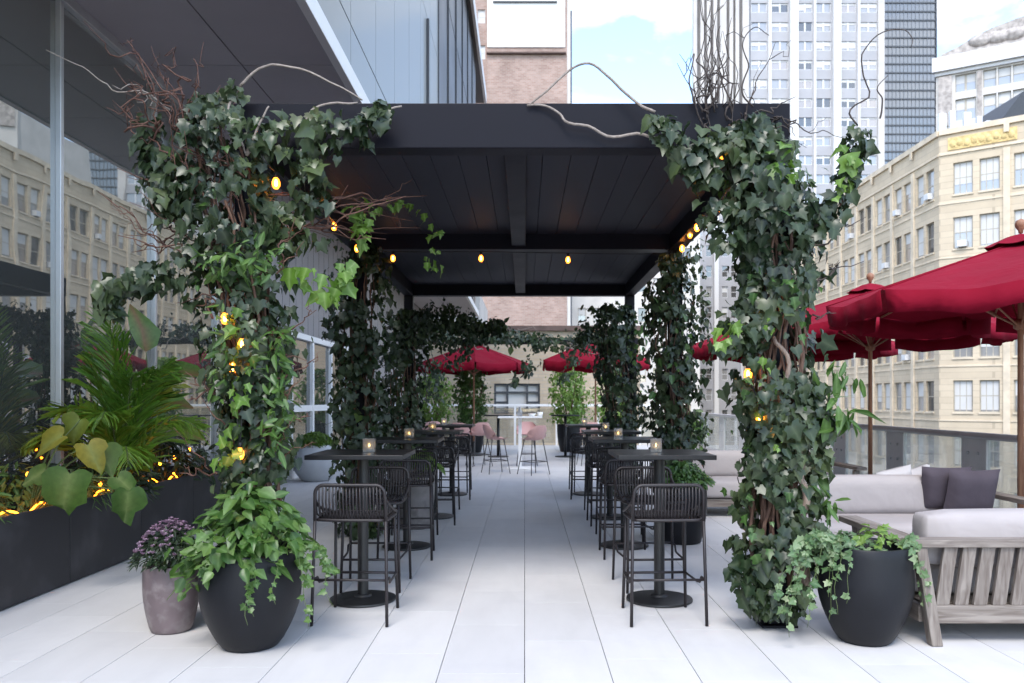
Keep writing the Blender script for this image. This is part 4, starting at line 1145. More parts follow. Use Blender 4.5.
Lv.build('young_leaves', M['bright'], T)
Lv = Leaves()
for pts, n in (([(820,385,4.95,.05),(842,372,4.92,.07),(862,376,4.9,.05)], 16), ([(820,410,4.92,.09),(840,405,4.9,.10),(835,430,4.9,.07)], 46), ([(820,505,4.92,.06),(835,500,4.9,.06)], 14)):
    p_, r_ = pxpath(pts); strand(Lv, LAUREL, p_, r_, n, .19, (.2,1), .1, None, .2, n, flat=(.2,-.3,.4))
Lv.build('laurel_leaves', M['mid'], T)
Lv = Leaves(); strand(Lv, LOBED, P, [q*1.08 for q in rr], 150, .085, (0,.5), .6, .08, .8, 7, flat=(0,-.4,0)); Lv.build('side_leaves', M['mid'], T)
vines(T, P, [q*.68 for q in rr], 36, M['bark'], 9, (.011,.006))
mb = MB(); mb.tube(wiggle(W(806,590,4.92), W(803,470,4.9), .05, 16, 5, False), taper(.03,.022,16), 8); mb.tube(wiggle(W(803,470,4.9), W(778,330,4.9), .08, 16, 5, False), taper(.022,.012,16), 8)
put('woody_stem', mb, wood('pale_ivy_bark', (.16,.11,.085), (.33,.26,.21), (20,20,4), 4, .8), T, smooth=True)
sp = []
for i in range(22):
    a = W(rng.uniform(695,750), rng.uniform(105,150), 4.95); sp.append((a, a+Vector((rng.uniform(-.25,.22), rng.uniform(-.2,.3), rng.uniform(.25,.75))), .14))
for i in range(10):
    a = W(rng.uniform(720,790), rng.uniform(110,160), 4.95); sp.append((a, a+Vector((rng.uniform(-.3,.5), rng.uniform(-.1,.2), rng.uniform(-.2,.15))), .1))
for i in range(10):
    a = W(rng.uniform(795,815), rng.uniform(220,330), 4.95); sp.append((a, a+Vector((rng.uniform(.1,.4), rng.uniform(-.1,.2), rng.uniform(.0,.3))), .08))
twigs('twigs', T, sp, M['twig_dark'], (.0055,.0016))
mb = MB()
for pts in ([(856,125,4.95),(848,112,4.95),(870,96,4.95),(862,70,4.95),(868,45,4.95),(885,33,4.95),(902,30,4.95),(913,40,4.95),(912,48,4.95)],[(880,118,4.95),(884,100,4.95),(878,88,4.95),(888,74,4.95)],
            [(752,108,4.95),(742,90,4.95),(748,65,4.95),(744,45,4.95),(756,28,4.95),(770,35,4.95)],[(695,106,4.95),(690,80,4.95),(696,55,4.95),(688,70,4.95)],[(716,104,4.95),(722,70,4.95),(716,40,4.95),(721,24,4.95)]):
    mb = MB(); mb.tube([p+Vector((.02*noise.noise(p*9),0,.02*noise.noise(p*8+Vector((4,4,4))))) for p in curve([W(*q) for q in pts], 30)], taper(.006,.0022,30), 5)
    put('long_shoot', mb, M['twig_dark'], T, smooth=True)
mb = MB()
for pts in ([(530,105,4.98),(550,88,4.95),(570,70,4.95),(588,63,4.93),(604,72,4.93),(620,88,4.93),(640,105,4.9),(655,112,4.88)],[(527,105,4.98),(548,106,4.97),(560,114,4.96),(567,122,4.95),(590,127,4.95),(612,137,4.95),(640,134,4.95),(662,139,4.94)]):
    c = curve([W(*q) for q in pts], 26); mb.tube([p+Vector((0,0,.010*noise.noise(Vector((p.x*9,3,p.z*9))))) for p in c], taper(.0065,.0095,26), 7)
put('willow_branches', mb, M['twig_pale'], T, smooth=True)

# --- inner columns
def inner(label, pts, n, extra=(), size=.10, nb=30, brpts=None, m='ivy_shade', vn=18):
    P, rr = pxpath(pts); g = P[0]
    T = ivy_thing(label, (g.x, g.y, 0)); P = [Vector((g.x, g.y, .05))]+list(P); rr = [rr[0]*.8]+rr
    Lv = Leaves(); strand(Lv, IVY, P, [q*1.12 for q in rr], int(n*1.9), size, (0,1), .75, -.30, .35, n*.01)
    for e, k in extra:
        p_, r_ = pxpath(e); strand(Lv, OVAL, p_, r_, k, size*.8, (0,1), .6, -.25, .2, k)
    Lv.build('foliage', M[m], T)
    if brpts:
        Lv = Leaves(); p_, r_ = pxpath(brpts); strand(Lv, OVAL, p_, r_, nb, size, (0,.7), .6, None, .3, nb, flat=(0,-.3,.3)); Lv.build('young_leaves', M['mid'], T)
    vines(T, P, [q*.8 for q in rr], vn, M['bark'], n*.1, (.010,.005))
    return T
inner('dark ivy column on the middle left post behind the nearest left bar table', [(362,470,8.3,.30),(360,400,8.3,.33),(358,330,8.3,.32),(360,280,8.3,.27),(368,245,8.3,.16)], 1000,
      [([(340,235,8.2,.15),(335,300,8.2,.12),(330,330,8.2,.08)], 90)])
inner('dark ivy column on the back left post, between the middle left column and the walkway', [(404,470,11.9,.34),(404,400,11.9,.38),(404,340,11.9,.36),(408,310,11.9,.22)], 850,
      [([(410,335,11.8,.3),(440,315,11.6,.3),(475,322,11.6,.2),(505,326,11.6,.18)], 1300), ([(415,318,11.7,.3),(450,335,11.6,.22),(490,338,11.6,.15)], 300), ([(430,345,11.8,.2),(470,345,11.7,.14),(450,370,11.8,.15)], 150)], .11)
inner('loose ivy column on the middle right post with amber bulbs around it', [(676,470,8.35,.30),(674,400,8.35,.33),(668,340,8.35,.30),(670,290,8.35,.22),(672,255,8.35,.16)], 900,
      [([(690,240,8.2,.14),(703,300,8.2,.12),(700,380,8.2,.16)], 200)], .10, 26, [(655,400,8.0,.15),(690,330,8.0,.2),(648,300,8.0,.12)], 'ivy')
inner('dark ivy column on the back right post beyond the third right bar table', [(622,460,11.9,.30),(620,390,11.9,.36),(616,340,11.9,.35),(618,305,11.9,.24)], 850,
      [([(600,310,11.7,.24),(588,330,11.7,.18),(580,350,11.7,.12)], 320)], .11, 40, [(640,320,11.6,.22),(638,360,11.6,.2)], 'ivy')
# vines on the arch
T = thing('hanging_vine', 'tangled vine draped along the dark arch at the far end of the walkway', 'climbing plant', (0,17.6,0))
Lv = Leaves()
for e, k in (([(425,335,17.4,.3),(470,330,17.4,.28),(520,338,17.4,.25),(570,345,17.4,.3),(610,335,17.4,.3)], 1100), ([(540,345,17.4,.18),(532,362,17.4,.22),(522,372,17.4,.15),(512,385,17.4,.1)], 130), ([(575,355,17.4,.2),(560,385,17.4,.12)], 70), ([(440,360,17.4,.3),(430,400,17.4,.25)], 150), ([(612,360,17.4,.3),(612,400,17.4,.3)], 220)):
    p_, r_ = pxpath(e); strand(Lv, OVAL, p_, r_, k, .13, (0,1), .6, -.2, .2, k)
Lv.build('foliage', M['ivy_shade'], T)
sp = []
for i in range(16):
    a = W(rng.uniform(440,600), rng.uniform(330,350), 17.4); sp.append((a, a+Vector((rng.uniform(-1.2,1.2),rng.uniform(-.2,.2),rng.uniform(-.3,.5))), .2))
twigs('twigs', T, sp, M['twig_pale'], (.012,.004))

# ------------------------------------------------------------------ plants in pots
def rosette(Lv, T, c, n, rmax, h, size, spread=1.0, tint=(0,1), droop=.4, elev=.5):
    for i in range(n):
        a = NR.uniform(0, 2*PI); r = rmax*NR.random()**.6
        p = np.array([c[0]+r*math.cos(a), c[1]+r*math.sin(a), c[2]+h*(1-.75*(r/rmax)**1.6)*(.55+.45*NR.random())])
        o = np.array([math.cos(a), math.sin(a), 0])
        Lv.add(T, [p], [o*.5*spread+np.array([0,-.25,.9])+NR.normal(size=3)*.3], [o+np.array([0,0,-droop])+NR.normal(size=3)*.35], size*(.6+.55*NR.random()), tint[0]+(tint[1]-tint[0])*NR.random())
def stems_for(c, n, r, h, rad=.006):
    mb = MB()
    for i in range(n):
        a = rng.uniform(0,2*PI); q = r*rng.random()**.5
        mb.tube(wiggle((c[0]+.05*math.cos(a), c[1]+.05*math.sin(a), c[2]), (c[0]+q*math.cos(a), c[1]+q*math.sin(a), c[2]+h*(1-.5*(q/r)**2)), .04, 8, i), taper(rad, rad*.5, 8), 5)
    return mb
def trailing(Lv, mbs, start, drop, T, n, size, tint, seed, out=(0,0), wig=.05):
    a = Vector(start); b = a+Vector((out[0], out[1], -drop))
    mid = a+Vector((out[0]*.6, out[1]*.6, .03)); p = curve([a, mid, b], 18)
    p = [q+Vector((wig*noise.noise(Vector((seed*3.3, i*.3, 0))), wig*.5*noise.noise(Vector((seed*2.1, i*.3, 7))), 0)) for i, q in enumerate(p)]
    mbs.tube(p, taper(.003,.0015,18), 4)
    for i in range(n):
        j = int(rng.random()*16)+1; q = p[j]
        s = 1 if rng.random() < .5 else -1
        Lv.add(T, [np.array(q)], [np.array([0,-1,.4])+NR.normal(size=3)*.35], [np.array([s*.8,-.1,-.5])+NR.normal(size=3)*.3], size*(.5+.6*rng.random()), tint[0]+(tint[1]-tint[0])*rng.random())
# left pot: lime shrub
t = thing('leafy_shrub', 'lime green leafy shrub with trailing ivy growing in the large black pot on the left', 'plant', LPOT)
c = (LPOT[0], LPOT[1], .50)
Lv = Leaves(); rosette(Lv, OVAL, c, 240, .31, .48, .10, 1, (.2,1), .35)
rosette(Lv, OVAL, (c[0]-.06,c[1]-.14,.45), 60, .28, .2, .10, 1, (0,1), .6)
for q in ((-.28,-.10,.42),(-.34,-.12,.30),(.30,-.1,.45),(-.16,-.27,.36)):
    rosette(Lv, OVAL, (c[0]+q[0]*.85,c[1]+q[1],q[2]), 9, .13, .10, .10, 1, (.3,1), .7)
p_, r_ = pxpath([(215,520,4.7,.10),(205,570,4.65,.07),(192,585,4.62,.05)]); strand(Lv, OVAL, p_, r_, 26, .11, (.4,1), .6, None, .3, 3, flat=(0,-.4,.3))
Lv.build('foliage', M['mid'], t)
Lv = Leaves(); rosette(Lv, LOBED, (c[0]-.02,c[1]-.14,.55), 22, .36, .32, .09, 1, (.1,1), .5)
mbt = MB()
for i, (x, dr, o) in enumerate(((.10,.30,(.03,-.27)),(.18,.24,(.06,-.24)),(.24,.18,(.16,-.1)),(.28,.30,(.22,-.06)),(.26,.12,(.25,-.02)),(-.05,.12,(-.1,-.27)),(.05,.34,(.06,-.28)),(.2,.4,(.2,-.16)))):
    trailing(Lv, mbt, (c[0]+x, c[1]-.08, .56), dr, IVY, 24, .045, (.2,1), i, o)
Lv.build('trailing_ivy', M['mid'], t)
mbs = stems_for((c[0],c[1],.47), 26, .34, .34); mbs.add(mbt.v, mbt.f); put('stems', mbs, M['stem'], t, smooth=True)
# mums
t = thing('flower_plant', 'mauve chrysanthemums in bud growing in the clay pot', 'plant', MPOT)
c = (MPOT[0], MPOT[1], .38)
Lv = Leaves()
rosette(Lv, LAUREL, c, 800, .21, .27, .06, 1, (0,.6), .2); Lv.build('foliage', M['ivy_shade'], t)
Lv = Leaves()
for i in range(130):
    a = NR.uniform(0,2*PI); r = .205*NR.random()**.55; q = np.array([c[0]+r*math.cos(a), c[1]+r*math.sin(a), c[2]+.30*(1-.6*(r/.205)**2)*(.9+.12*NR.random())])
    for k in range(9):
        b = 2*PI*k/9; d = np.array([math.cos(b), math.sin(b), .55]); Lv.add(PETAL, [q], [np.array([-d[0]*.4,-d[1]*.4,1])], [d], .017+.008*NR.random(), (i*.37)%1)
Lv.build('flowers', M['mum'], t)
put('stems', stems_for((c[0],c[1],.36), 40, .17, .24, .003), M['stem'], t)
# right pot: trailing variegated ivy
t = thing('trailing_ivy', 'small leaved ivy trailing over the rim of the black pot by the teak sofa', 'plant', RPOT)
Lv = Leaves(); mbt = MB(); c = (RPOT[0], RPOT[1], .52)
rosette(Lv, IVY, (c[0]-.10,c[1]+.0,.52), 90, .20, .12, .055, 1, (.1,1), .3)
for i in range(15):
    a = (rng.uniform(-3.1,-2.0) if i < 8 else rng.uniform(-.9,-.2)) if i < 12 else rng.uniform(2.2, 3.9); x = .2*math.cos(a); y = .2*math.sin(a)
    trailing(Lv, mbt, (c[0]+x, c[1]+y, .58), rng.uniform(.10,.42), IVY, 14, .046, (.2,1), i+20, (.13*math.cos(a), .13*math.sin(a)))
for i, (dx, dr) in enumerate(((-.33,.35),(-.40,.42),(-.30,.25),(-.45,.30),(-.26,.45),(-.38,.5))):
    trailing(Lv, mbt, (c[0]-.15, c[1]-.05-.02*i, .58), dr, IVY, 30, .052, (.1,1), i+60, (dx, -.06))
Lv.build('foliage', leafmat('variegated_ivy_leaf', [(.04,.09,.035),(.07,.14,.05),(.12,.20,.08),(.25,.31,.17)], (.2,.27,.15), .4, .2), t)
Lv = Leaves(); rosette(Lv, LOBED, (c[0]+.03,c[1]-.08,.56), 40, .12, .15, .06, 1, (.3,1), .1); Lv.build('young_leaves', M['bright'], t)
put('stems', mbt, M['stem'], t, smooth=True)
# boxwood dome
t = thing('boxwood_dome', 'clipped boxwood dome growing in the pale grey bowl planter', 'shrub', BPOT)
Lv = Leaves()
for i in range(1300):
    v = unit(NR.normal(size=3)); v[2] = abs(v[2]); r = .28*(.86+.14*NR.random()); p = np.array([BPOT[0], BPOT[1], .60])+v*r*np.array([1.08,1.08,.85])
    Lv.add(OVAL, [p], [v+NR.normal(size=3)*.5], [v*.5+NR.normal(size=3)*.6], .05, NR.random())
Lv.build('foliage', M['boxwood'], t)
mb = MB(); mb.tube([(BPOT[0],BPOT[1],.57),(BPOT[0],BPOT[1],.75)], [.03,.02], 8); put('trunk', mb, M['bark'], t)
for nm, lb, P_, z, col, k in (('leafy_shrub','bright leafy shrub growing in the weathered concrete tall pot',CPOT,.62,'bright',90),('leafy_shrub','bushy green shrub growing in the black tall pot by the right bar tables',TPOT,.56,'mid',330)):
    t = thing(nm, lb, 'plant', P_); Lv = Leaves()
    rosette(Lv, OVAL, (P_[0],P_[1],z), k*(2 if k > 100 else 1), .30 if k > 100 else .26, .26, .065 if k > 100 else .14, 1, (0,1), .3); Lv.build('foliage', M[col], t)
    put('stems', stems_for((P_[0],P_[1],z-.04), 16, .22, .25), M['stem'], t)

# ------------------------------------------------------------------ plants in the long planter box
def frond(Lv, mbs, base, a, length, elev, leaflet=.34, n=34, tint=(0,1), droop=1.0):
    d = Vector((math.cos(a), math.sin(a), 0)); pts = []
    for i in range(n+1):
        u = i/n; pts.append(Vector(base) + d*(length*u*math.cos(elev)*(1-.0*u)) + Vector((0,0,length*(math.sin(elev)*u - droop*.42*u**2.4))))
    mbs.tube(pts, taper(.012,.003,n+1), 5)
    side = Vector((-d.y, d.x, 0)); t0 = rng.uniform(*tint)
    for i in range(5, n+1):
        u = i/n; tg = (pts[i]-pts[i-1]).normalized(); L_ = leaflet*(math.sin(PI*min(1,(u*.9+.08)))**.6)*(1-.25*u)
        for s in (-1,1):
            tip = side*s*.62 + tg*.85 + Vector((0,0,.10-.18*rng.random()-.25*u))
            up = tg.cross(side)*-1; 
            if up.z < 0: up = -up
            Lv.add(BLADE, [np.array(pts[i])], [np.array(up)+NR.normal(size=3)*.08], [np.array(tip)+NR.normal(size=3)*.05], L_*(.9+.15*rng.random()), min(1,max(0,t0+.2*rng.uniform(-1,1))))
PB_ = (-3.78, 7.5, .55)
t = thing('palm', 'arching areca palm with yellowing fronds growing in the planter box before the glass', 'palm', PB_)
Lv = Leaves(); mbs = MB()
for a, ln, el, dr in ((200,1.4,75,.6),(250,1.25,62,.9),(285,1.35,58,1.0),(310,1.5,68,.8),(335,1.45,66,.7),(20,1.4,70,.6),(60,1.3,70,.6),(265,1.55,80,.45),(225,1.2,52,1.1),(300,1.1,45,1.1),(350,1.25,55,1.0),(240,1.6,84,.35)):
    frond(Lv, mbs, PB_, R(a), ln*1.35, R(min(86,el+8)), .44, 44, (0,1), dr*1.25)
Lv.build('fronds', M['palm'], t); put('stems', mbs, M['stem'], t, smooth=True)
def bigleaf(Lv, mbs, base, tip_px, Y, size, nrm=(.3,-1,.4), tip=(.1,-.1,-1), tint=.5, T=HEART):
    p = W(*tip_px, Y); mbs.tube(curve([base, (Vector(base)+p)/2+Vector((0,0,.12)), p], 12), taper(.008,.005,12), 5)
    Lv.add(T, [np.array(p)], [np.array(nrm, float)], [np.array(tip, float)], size, tint)
base = (-3.72, 6.0, .55)
t = thing('philodendron', 'philodendron with big heart shaped leaves leaning out of the planter box', 'plant', base)
Lv = Leaves(); mbs = MB()
for (px, py), Y, s, n_, tp, ti in (((70,474),5.75,.30,(.25,-1,.35),(-.15,-.2,-1),.25),((88,445),5.9,.21,(.5,-.9,.5),(.5,-.2,-.75),.95),((104,448),6.0,.22,(.5,-.9,.5),(.35,-.1,-1),.4),((62,436),5.9,.22,(.2,-.8,.7),(-.6,-.2,-.3),.9),
                                   ((128,492),5.8,.23,(.7,-.8,.2),(.1,-.2,-1),.15),((118,478),5.9,.20,(.4,-.8,.6),(.7,-.2,-.5),.2),((80,420),6.1,.2,(.2,-.8,.6),(-.4,-.2,-.8),.7),((45,470),5.9,.18,(.2,-.8,.6),(-.6,-.2,-.5),.4)):
    bigleaf(Lv, mbs, base, (px,py), Y, s, n_, tp, ti)
Lv.build('foliage', M['philo'], t); put('stems', mbs, M['stem'], t, smooth=True)
base = (-3.9, 8.5, .55)
t = thing('banana_plant', 'broad leaved plant with red edged leaves behind the palm', 'plant', base)
Lv = Leaves(); mbs = MB()
for (px, py), Y, s, n_, tp, ti, in (((158,374),8.3,.50,(0,-.6,1),(1,-.1,.16),.3),((150,398),8.2,.42,(.1,-.9,.7),(1,-.1,-.1),.6),((146,352),8.6,.55,(.9,-.5,.2),(-.1,0,1),.5),((170,420),8.2,.4,(.1,-.8,.7),(.9,-.2,-.4),.8)):
    bigleaf(Lv, mbs, base, (px,py), Y, s, n_, tp, ti, OVAL)
Lv.build('foliage', M['red_leaf'], t); put('stems', mbs, M['stem'], t, smooth=True)
def shrub(name, label, c, n, r, h, size, T, m, tint=(0,1)):
    t = thing(name, label, 'plant', (c[0],c[1],.55), 0, 'plants in the planter box'); Lv = Leaves()
    rosette(Lv, T, (c[0],c[1],.50), n, r, h, size, 1, tint, .3)
    for i in range(n//2):
        a = NR.uniform(0,2*PI); q = r*NR.random()**.5; z = .55+h*NR.random()*(1-.5*(q/r)**2)
        Lv.add(T, [np.array([c[0]+q*math.cos(a), c[1]+q*math.sin(a), z])], [NR.normal(size=3)+np.array([0,-.5,.8])], [NR.normal(size=3)*.6+np.array([math.cos(a),math.sin(a),-.1])], size*(.6+.5*NR.random()), NR.random())
    Lv.build('foliage', M[m], t); put('stems', stems_for((c[0],c[1],.5), 16, r*.8, h, .006), M['stem'], t, smooth=True)
shrub('fern_shrub', 'feathery green shrub at the near end of the planter box beside the light rope', (-3.95,5.3,0), 300, .42, .62, .10, LAUREL, 'mid')
shrub('fern_shrub', 'low yellowish shrub at the left edge of the picture in the planter box', (-3.98,6.2,0), 300, .40, .42, .10, LAUREL, 'philo')
shrub('fern_shrub', 'dark bushy shrub below the palm in the planter box', (-3.85,7.3,0), 340, .42, .42, .13, LAUREL, 'ivy_shade')
shrub('fern_shrub', 'dark bushy shrub at the far end of the planter box beside the ivy column', (-3.85,8.6,0), 480, .45, .65, .12, LAUREL, 'ivy_shade')
shrub('fern_shrub', 'low grassy green shrub between the palm and the philodendron', (-3.75,6.7,0), 240, .32, .35, .12, BLADE, 'mid')

# ------------------------------------------------------------------ trees in tubs and greenery at the far end
def tub_tree(label, x, y, crown_r, h, m, n, potr=.36, poth=.75):
    g = 'potted trees at the far end of the terrace'
    pot('tree_tub', 'dark grey tub holding the ' + label.split(',')[0].split(' by ')[0], ogee(potr*.75, potr, potr, poth, .8), (x,y,0), M['pot_black'], potr*.85, poth-.06, 'dark tubs at the far end')
    t = thing('potted_tree', label, 'tree', (x,y,poth-.06), 0, g)
    mb = MB()
    for i in range(7):
        a = rng.uniform(0,2*PI); mb.tube(wiggle((x+.05*math.cos(a),y+.05*math.sin(a),poth-.08),(x+crown_r*.6*math.cos(a),y+crown_r*.6*math.sin(a),h*rng.uniform(.6,.95)), .15, 12, i+x), taper(.022,.006,12), 6)
    put('trunk', mb, M['bark'], t, smooth=True)
    Lv = Leaves(); strand(Lv, OVAL, [(x,y,poth+.05),(x,y,(poth+h)*.5),(x,y,h)], [crown_r*.75,crown_r,crown_r*.55], n, .13, (0,1), .4, -.15, .25, x*3.1)
    Lv.build('crown', M[m], t)
tub_tree('leafy green tree left of the walkway, under the left far parasol', -1.45, 21.6, .62, 2.55, 'mid', 1700)
tub_tree('bright green tree right of the white tall table, under the right far parasol', 1.25, 22.0, .72, 2.6, 'bright', 1900)
tub_tree('yellow green tree farthest left at the far railing', -2.6, 22.6, .7, 2.3, 'bright', 1300)
tub_tree('bright bushy tree farthest right at the far railing', 2.55, 22.6, .75, 2.3, 'bright', 1500)
tub_tree('mid green tree beyond the right ivy columns by the farthest sofa', 2.7, 13.4, .5, 1.25, 'mid', 450, .34, .55)
# ------------------------------------------------------------------ the city around the terrace
def facade(mb, O, u, n, L_, z0, z1, cols, rows, th):
    """wall with real openings: full height piers and the spandrels of each window column"""
    s = 0.0
    for (a, b) in cols:
        if a > s: mb.obox(O, u, n, s, a, -th, 0, z0, z1)
        z = z0
        for (c, d) in rows:
            if c > z: mb.obox(O, u, n, a, b, -th, 0, z, c)
            z = d
        if z1 > z: mb.obox(O, u, n, a, b, -th, 0, z, z1)
        s = b
    if L_ > s: mb.obox(O, u, n, s, L_, -th, 0, z0, z1)
def window_parts(w, h, frame_m, kind='sash'):
    """local meshes: x along the wall from 0 to w, outside is -y, z from 0 to h"""
    f = MB(); b = .06
    f.box(0,b,-.05,.03,0,h); f.box(w-b,w,-.05,.03,0,h); f.box(b+.002,w-b-.002,-.05,.03,0,b); f.box(b+.002,w-b-.002,-.05,.03,h-b,h)
    if kind == 'sash':
        f.box(b+.002,w-b-.002,-.035,.02,h*.48,h*.48+.06)
    if kind == 'grid':
        f.box(b+.002,w-b-.002,-.035,.02,h*.5,h*.5+.06)
        for q in (.33,.66): f.box(w*q-.025,w*q+.025,-.036,.021,b+.002,h*.5-.002); f.box(w*q-.025,w*q+.025,-.036,.021,h*.5+.062,h-b-.002)
    if kind == 'pair':
        f.box(w*.5-.09,w*.5+.09,-.06,.02,b+.002,h-b-.002)
    return f
def mesh_of(mb, name, mats):
    me = bpy.data.meshes.new(name); me.from_pydata(mb.v, [], mb.f)
    for m in mats: me.materials.append(m)
    if len(mats) > 1: me.polygons.foreach_set('material_index', mb.m)
    me.update(); return me
def pane_mesh(w, h, glass, blind=0.0):
    mb = MB(); b = .062
    mb.box(b, w-b, -.01, .012, b, h-b)
    if blind > 0:
        mb.cur = 1; mb.box(b+.01, w-b-.01, -.028, -.014, h-b-(h-2*b)*blind, h-b-.004)
    return mesh_of(mb, 'pane', [glass, M['blind']])
def add_window(parent, fm, pm, loc, ang, name='window'):
    base = WL[parent.name]
    o = bpy.data.objects.new(name, fm); COL.objects.link(o); o.parent = parent; o.location = Vector(loc)-base; o.rotation_euler = (0,0,ang)
    p = bpy.data.objects.new('pane', pm); COL.objects.link(p); p.parent = o
    return o
def bake(mbf, frame, O, ang, loc):
    Mx = Matrix.Translation(loc) @ Matrix.Rotation(ang,4,'Z'); b = len(mbf.v); mbf.add(frame.v, frame.f); mbf.xf(Mx, b)

# ---- buff office block across the street
bx, by = 28.5, 55.0; TOP = 19.9
blk = thing('buff_office_block', 'buff stone office block with paired sash windows and a gold frieze across the street', 'building', (bx,by,-45))
u1 = (0.0,1.0); n1 = (-1.0,0.0); L1 = 75.0
u2 = (.793,-.609); n2 = (-.609,-.793); L2 = 16.0
rows = [(15.4-3.7*k, 17.55-3.7*k) for k in range(15)]; rows = sorted(rows)
colsA = []
s = .7
while s < L1-3: colsA += [(s,s+1.12),(s+1.45,s+2.57)]; s += 3.35
colsB = []
s = .86
while s < L2-2.6: colsB += [(s,s+1.18),(s+1.57,s+2.75)]; s += 3.55
mb = MB(); facade(mb, (bx,by), u1, n1, L1, -45, TOP, colsA, rows, .35)
facade(mb, (bx,by), u2, n2, L2, -45, TOP, colsB, rows, .35)
put('wall', mb, M['buff'], blk)
mb = MB(); e = (bx+u2[0]*L2, by+u2[1]*L2)
vs = [(bx+.36,by+.1,-45),(bx+.2+u2[0]*L2+.2,e[1]+.40,-45),(bx+45,e[1]+.4,-45),(bx+45,by+L1,-45),(bx+.36,by+L1,-45)]
vs = vs+[(x,y,TOP-.4) for x,y,_ in vs]; mb.add(vs, [(4,3,2,1,0),(5,6,7,8,9)]+[(i,(i+1)%5,5+(i+1)%5,5+i) for i in range(5)])
put('core', mb, M['frame_dark'], blk)
# trim: cornice, string courses, pilaster strips, sills
mb = MB()
for (u, n, L_, cols) in ((u1,n1,L1,colsA),(u2,n2,L2,colsB)):
    O = (bx,by); mb.obox(O,u,n,.02,L_,.003,.16,TOP-.35,TOP+.02); mb.obox(O,u,n,.02,L_,.003,.09,TOP-1.75,TOP-1.6)
    for k in range(len(rows)):
        if rows[k][0] > -9: mb.obox(O,u,n,.02,L_,.003,.05,rows[k][0]-.62,rows[k][0]-.52)
    for i in range(0, len(cols)-1, 2):
        for c in (cols[i], cols[i+1]):
            for r in rows:
                if r[0] > -9: mb.obox(O,u,n,c[0]-.05,c[1]+.05,-.10,.07,r[0]-.12,r[0]-.002)
        if i+2 < len(cols):
            mid = (cols[i+1][1]+cols[i+2][0])/2; mb.obox(O,u,n,mid-.20,mid+.20,.0031,.10,-9,TOP-1.9); mb.obox(O,u,n,mid-.16,mid+.16,.161,.22,TOP-.9,TOP-.37)
put('trim', mb, M['buff_trim'], blk)
mb = MB(); O = (bx,by); mb.obox(O,u2,n2,.55,4.6,.003,.07,TOP-1.45,TOP-.62)
put('frieze', mb, M['gold'], blk)
mb = MB()
for i in range(9):     # raised ornament of the frieze
    s = .70+.43*i; hh = .05*math.sin(i*2.3)
    b0 = len(mb.v); mb.lathe([(.0001,.0),(.15,.0),(.17,.03),(.10,.07),(.0001,.09)], 8+i%3); mb.xf(Matrix.Translation((bx+u2[0]*(s+.15)+n2[0]*.071, by+u2[1]*(s+.15)+n2[1]*.071, TOP-1.04+hh)) @ Matrix.Rotation(math.atan2(u2[1],u2[0]),4,'Z') @ Matrix.Rotation(PI/2,4,'X') @ Matrix.Diagonal((1.15,1.5,1,1)), b0)
    mb.obox(O,u2,n2,s+.31,s+.40,.0711,.11,TOP-1.34+hh,TOP-.8-hh)
put('frieze_ornament', mb, M['gold'], blk)
fsash = mesh_of(window_parts(1.12,2.15,None,'sash'),'window',[M['sash_buff']])
fgrid = mesh_of(window_parts(1.18,2.15,None,'grid'),'window',[M['sash_buff']])
panesA = [pane_mesh(1.12,2.15,M[g],b) for g,b in (('pane_mid',.0),('pane_mid',.5),('pane_mid',.95),('pane_dark',.0),('pane_mid',.7),('pane_warm',.35),('pane_mid',.95))]
panesB = [pane_mesh(1.18,2.15,M[g],b) for g,b in (('pane_mid',.95),('pane_mid',.7),('pane_dark',.0),('pane_mid',.95),('pane_mid',.5))]
acm = MB(); acm.box(.28,.84,-.50,-.06,.08,.50); acm.box(.32,.80,-.506,-.502,.12,.46); acme = mesh_of(acm,'air_conditioner',[M['white_ac']])
cnt = 0; rest = MB(); restp = MB()
cand = []
for ci, c in enumerate(colsB):
    for r in rows: cand.append((0 if ci < 3 else 9, -r[0], 'B', c, r))
for ci, c in enumerate(colsA):
    for r in rows: cand.append((1+ci*.1, -r[0], 'A', c, r))
vis = [q for q in cand if q[4][0] > -7.5]
vis.sort(key=lambda q: (q[0], q[1]))
wr = random.Random(3)
for q in vis:
    _,_,fc,c,r = q
    u, n, ang = (u1,n1,PI/2*3) if fc == 'A' else (u2,n2,math.atan2(u2[1],u2[0]))
    if fc == 'A': loc = (bx-n1[0]*.2, by+c[1], r[0]); ang = -PI/2     # local x runs towards the corner, outside is -x of the world
    else: loc = (bx+u2[0]*c[0]-n2[0]*.2, by+u2[1]*c[0]-n2[1]*.2, r[0])
    if cnt < 100 and q[0] < 8:
        o = add_window(blk, fsash if fc=='A' else fgrid, wr.choice(panesA if fc=='A' else panesB), loc, ang); cnt += 1
        if wr.random() < .11:
            a = bpy.data.objects.new('air_conditioner', acme); COL.objects.link(a); a.parent = o
    else:
        w = 1.12 if fc == 'A' else 1.18
        bake(rest, window_parts(w,2.15,None,'sash'), None, ang, loc)
        pb = MB(); pb.box(.06,w-.06,-.01,.012,.06,2.09); rest_m0 = len(rest.f); rest.cur = 1 if wr.random()<.75 else 2; bake(rest, pb, None, ang, loc)
        for k in range(rest_m0, len(rest.f)): rest.m[k] = rest.cur
        rest.cur = 0
        if wr.random() < .5:
            pb = MB(); h = wr.uniform(.5,1.9); pb.box(.07,w-.07,-.028,-.014,2.08-h,2.08); m0 = len(rest.f); bake(rest, pb, None, ang, loc)
            for k in range(m0, len(rest.f)): rest.m[k] = 3
o = put('window', rest, [M['sash_buff'],M['pane_mid'],M['pane_dark'],M['blind']], blk); o['kind'] = 'stuff'
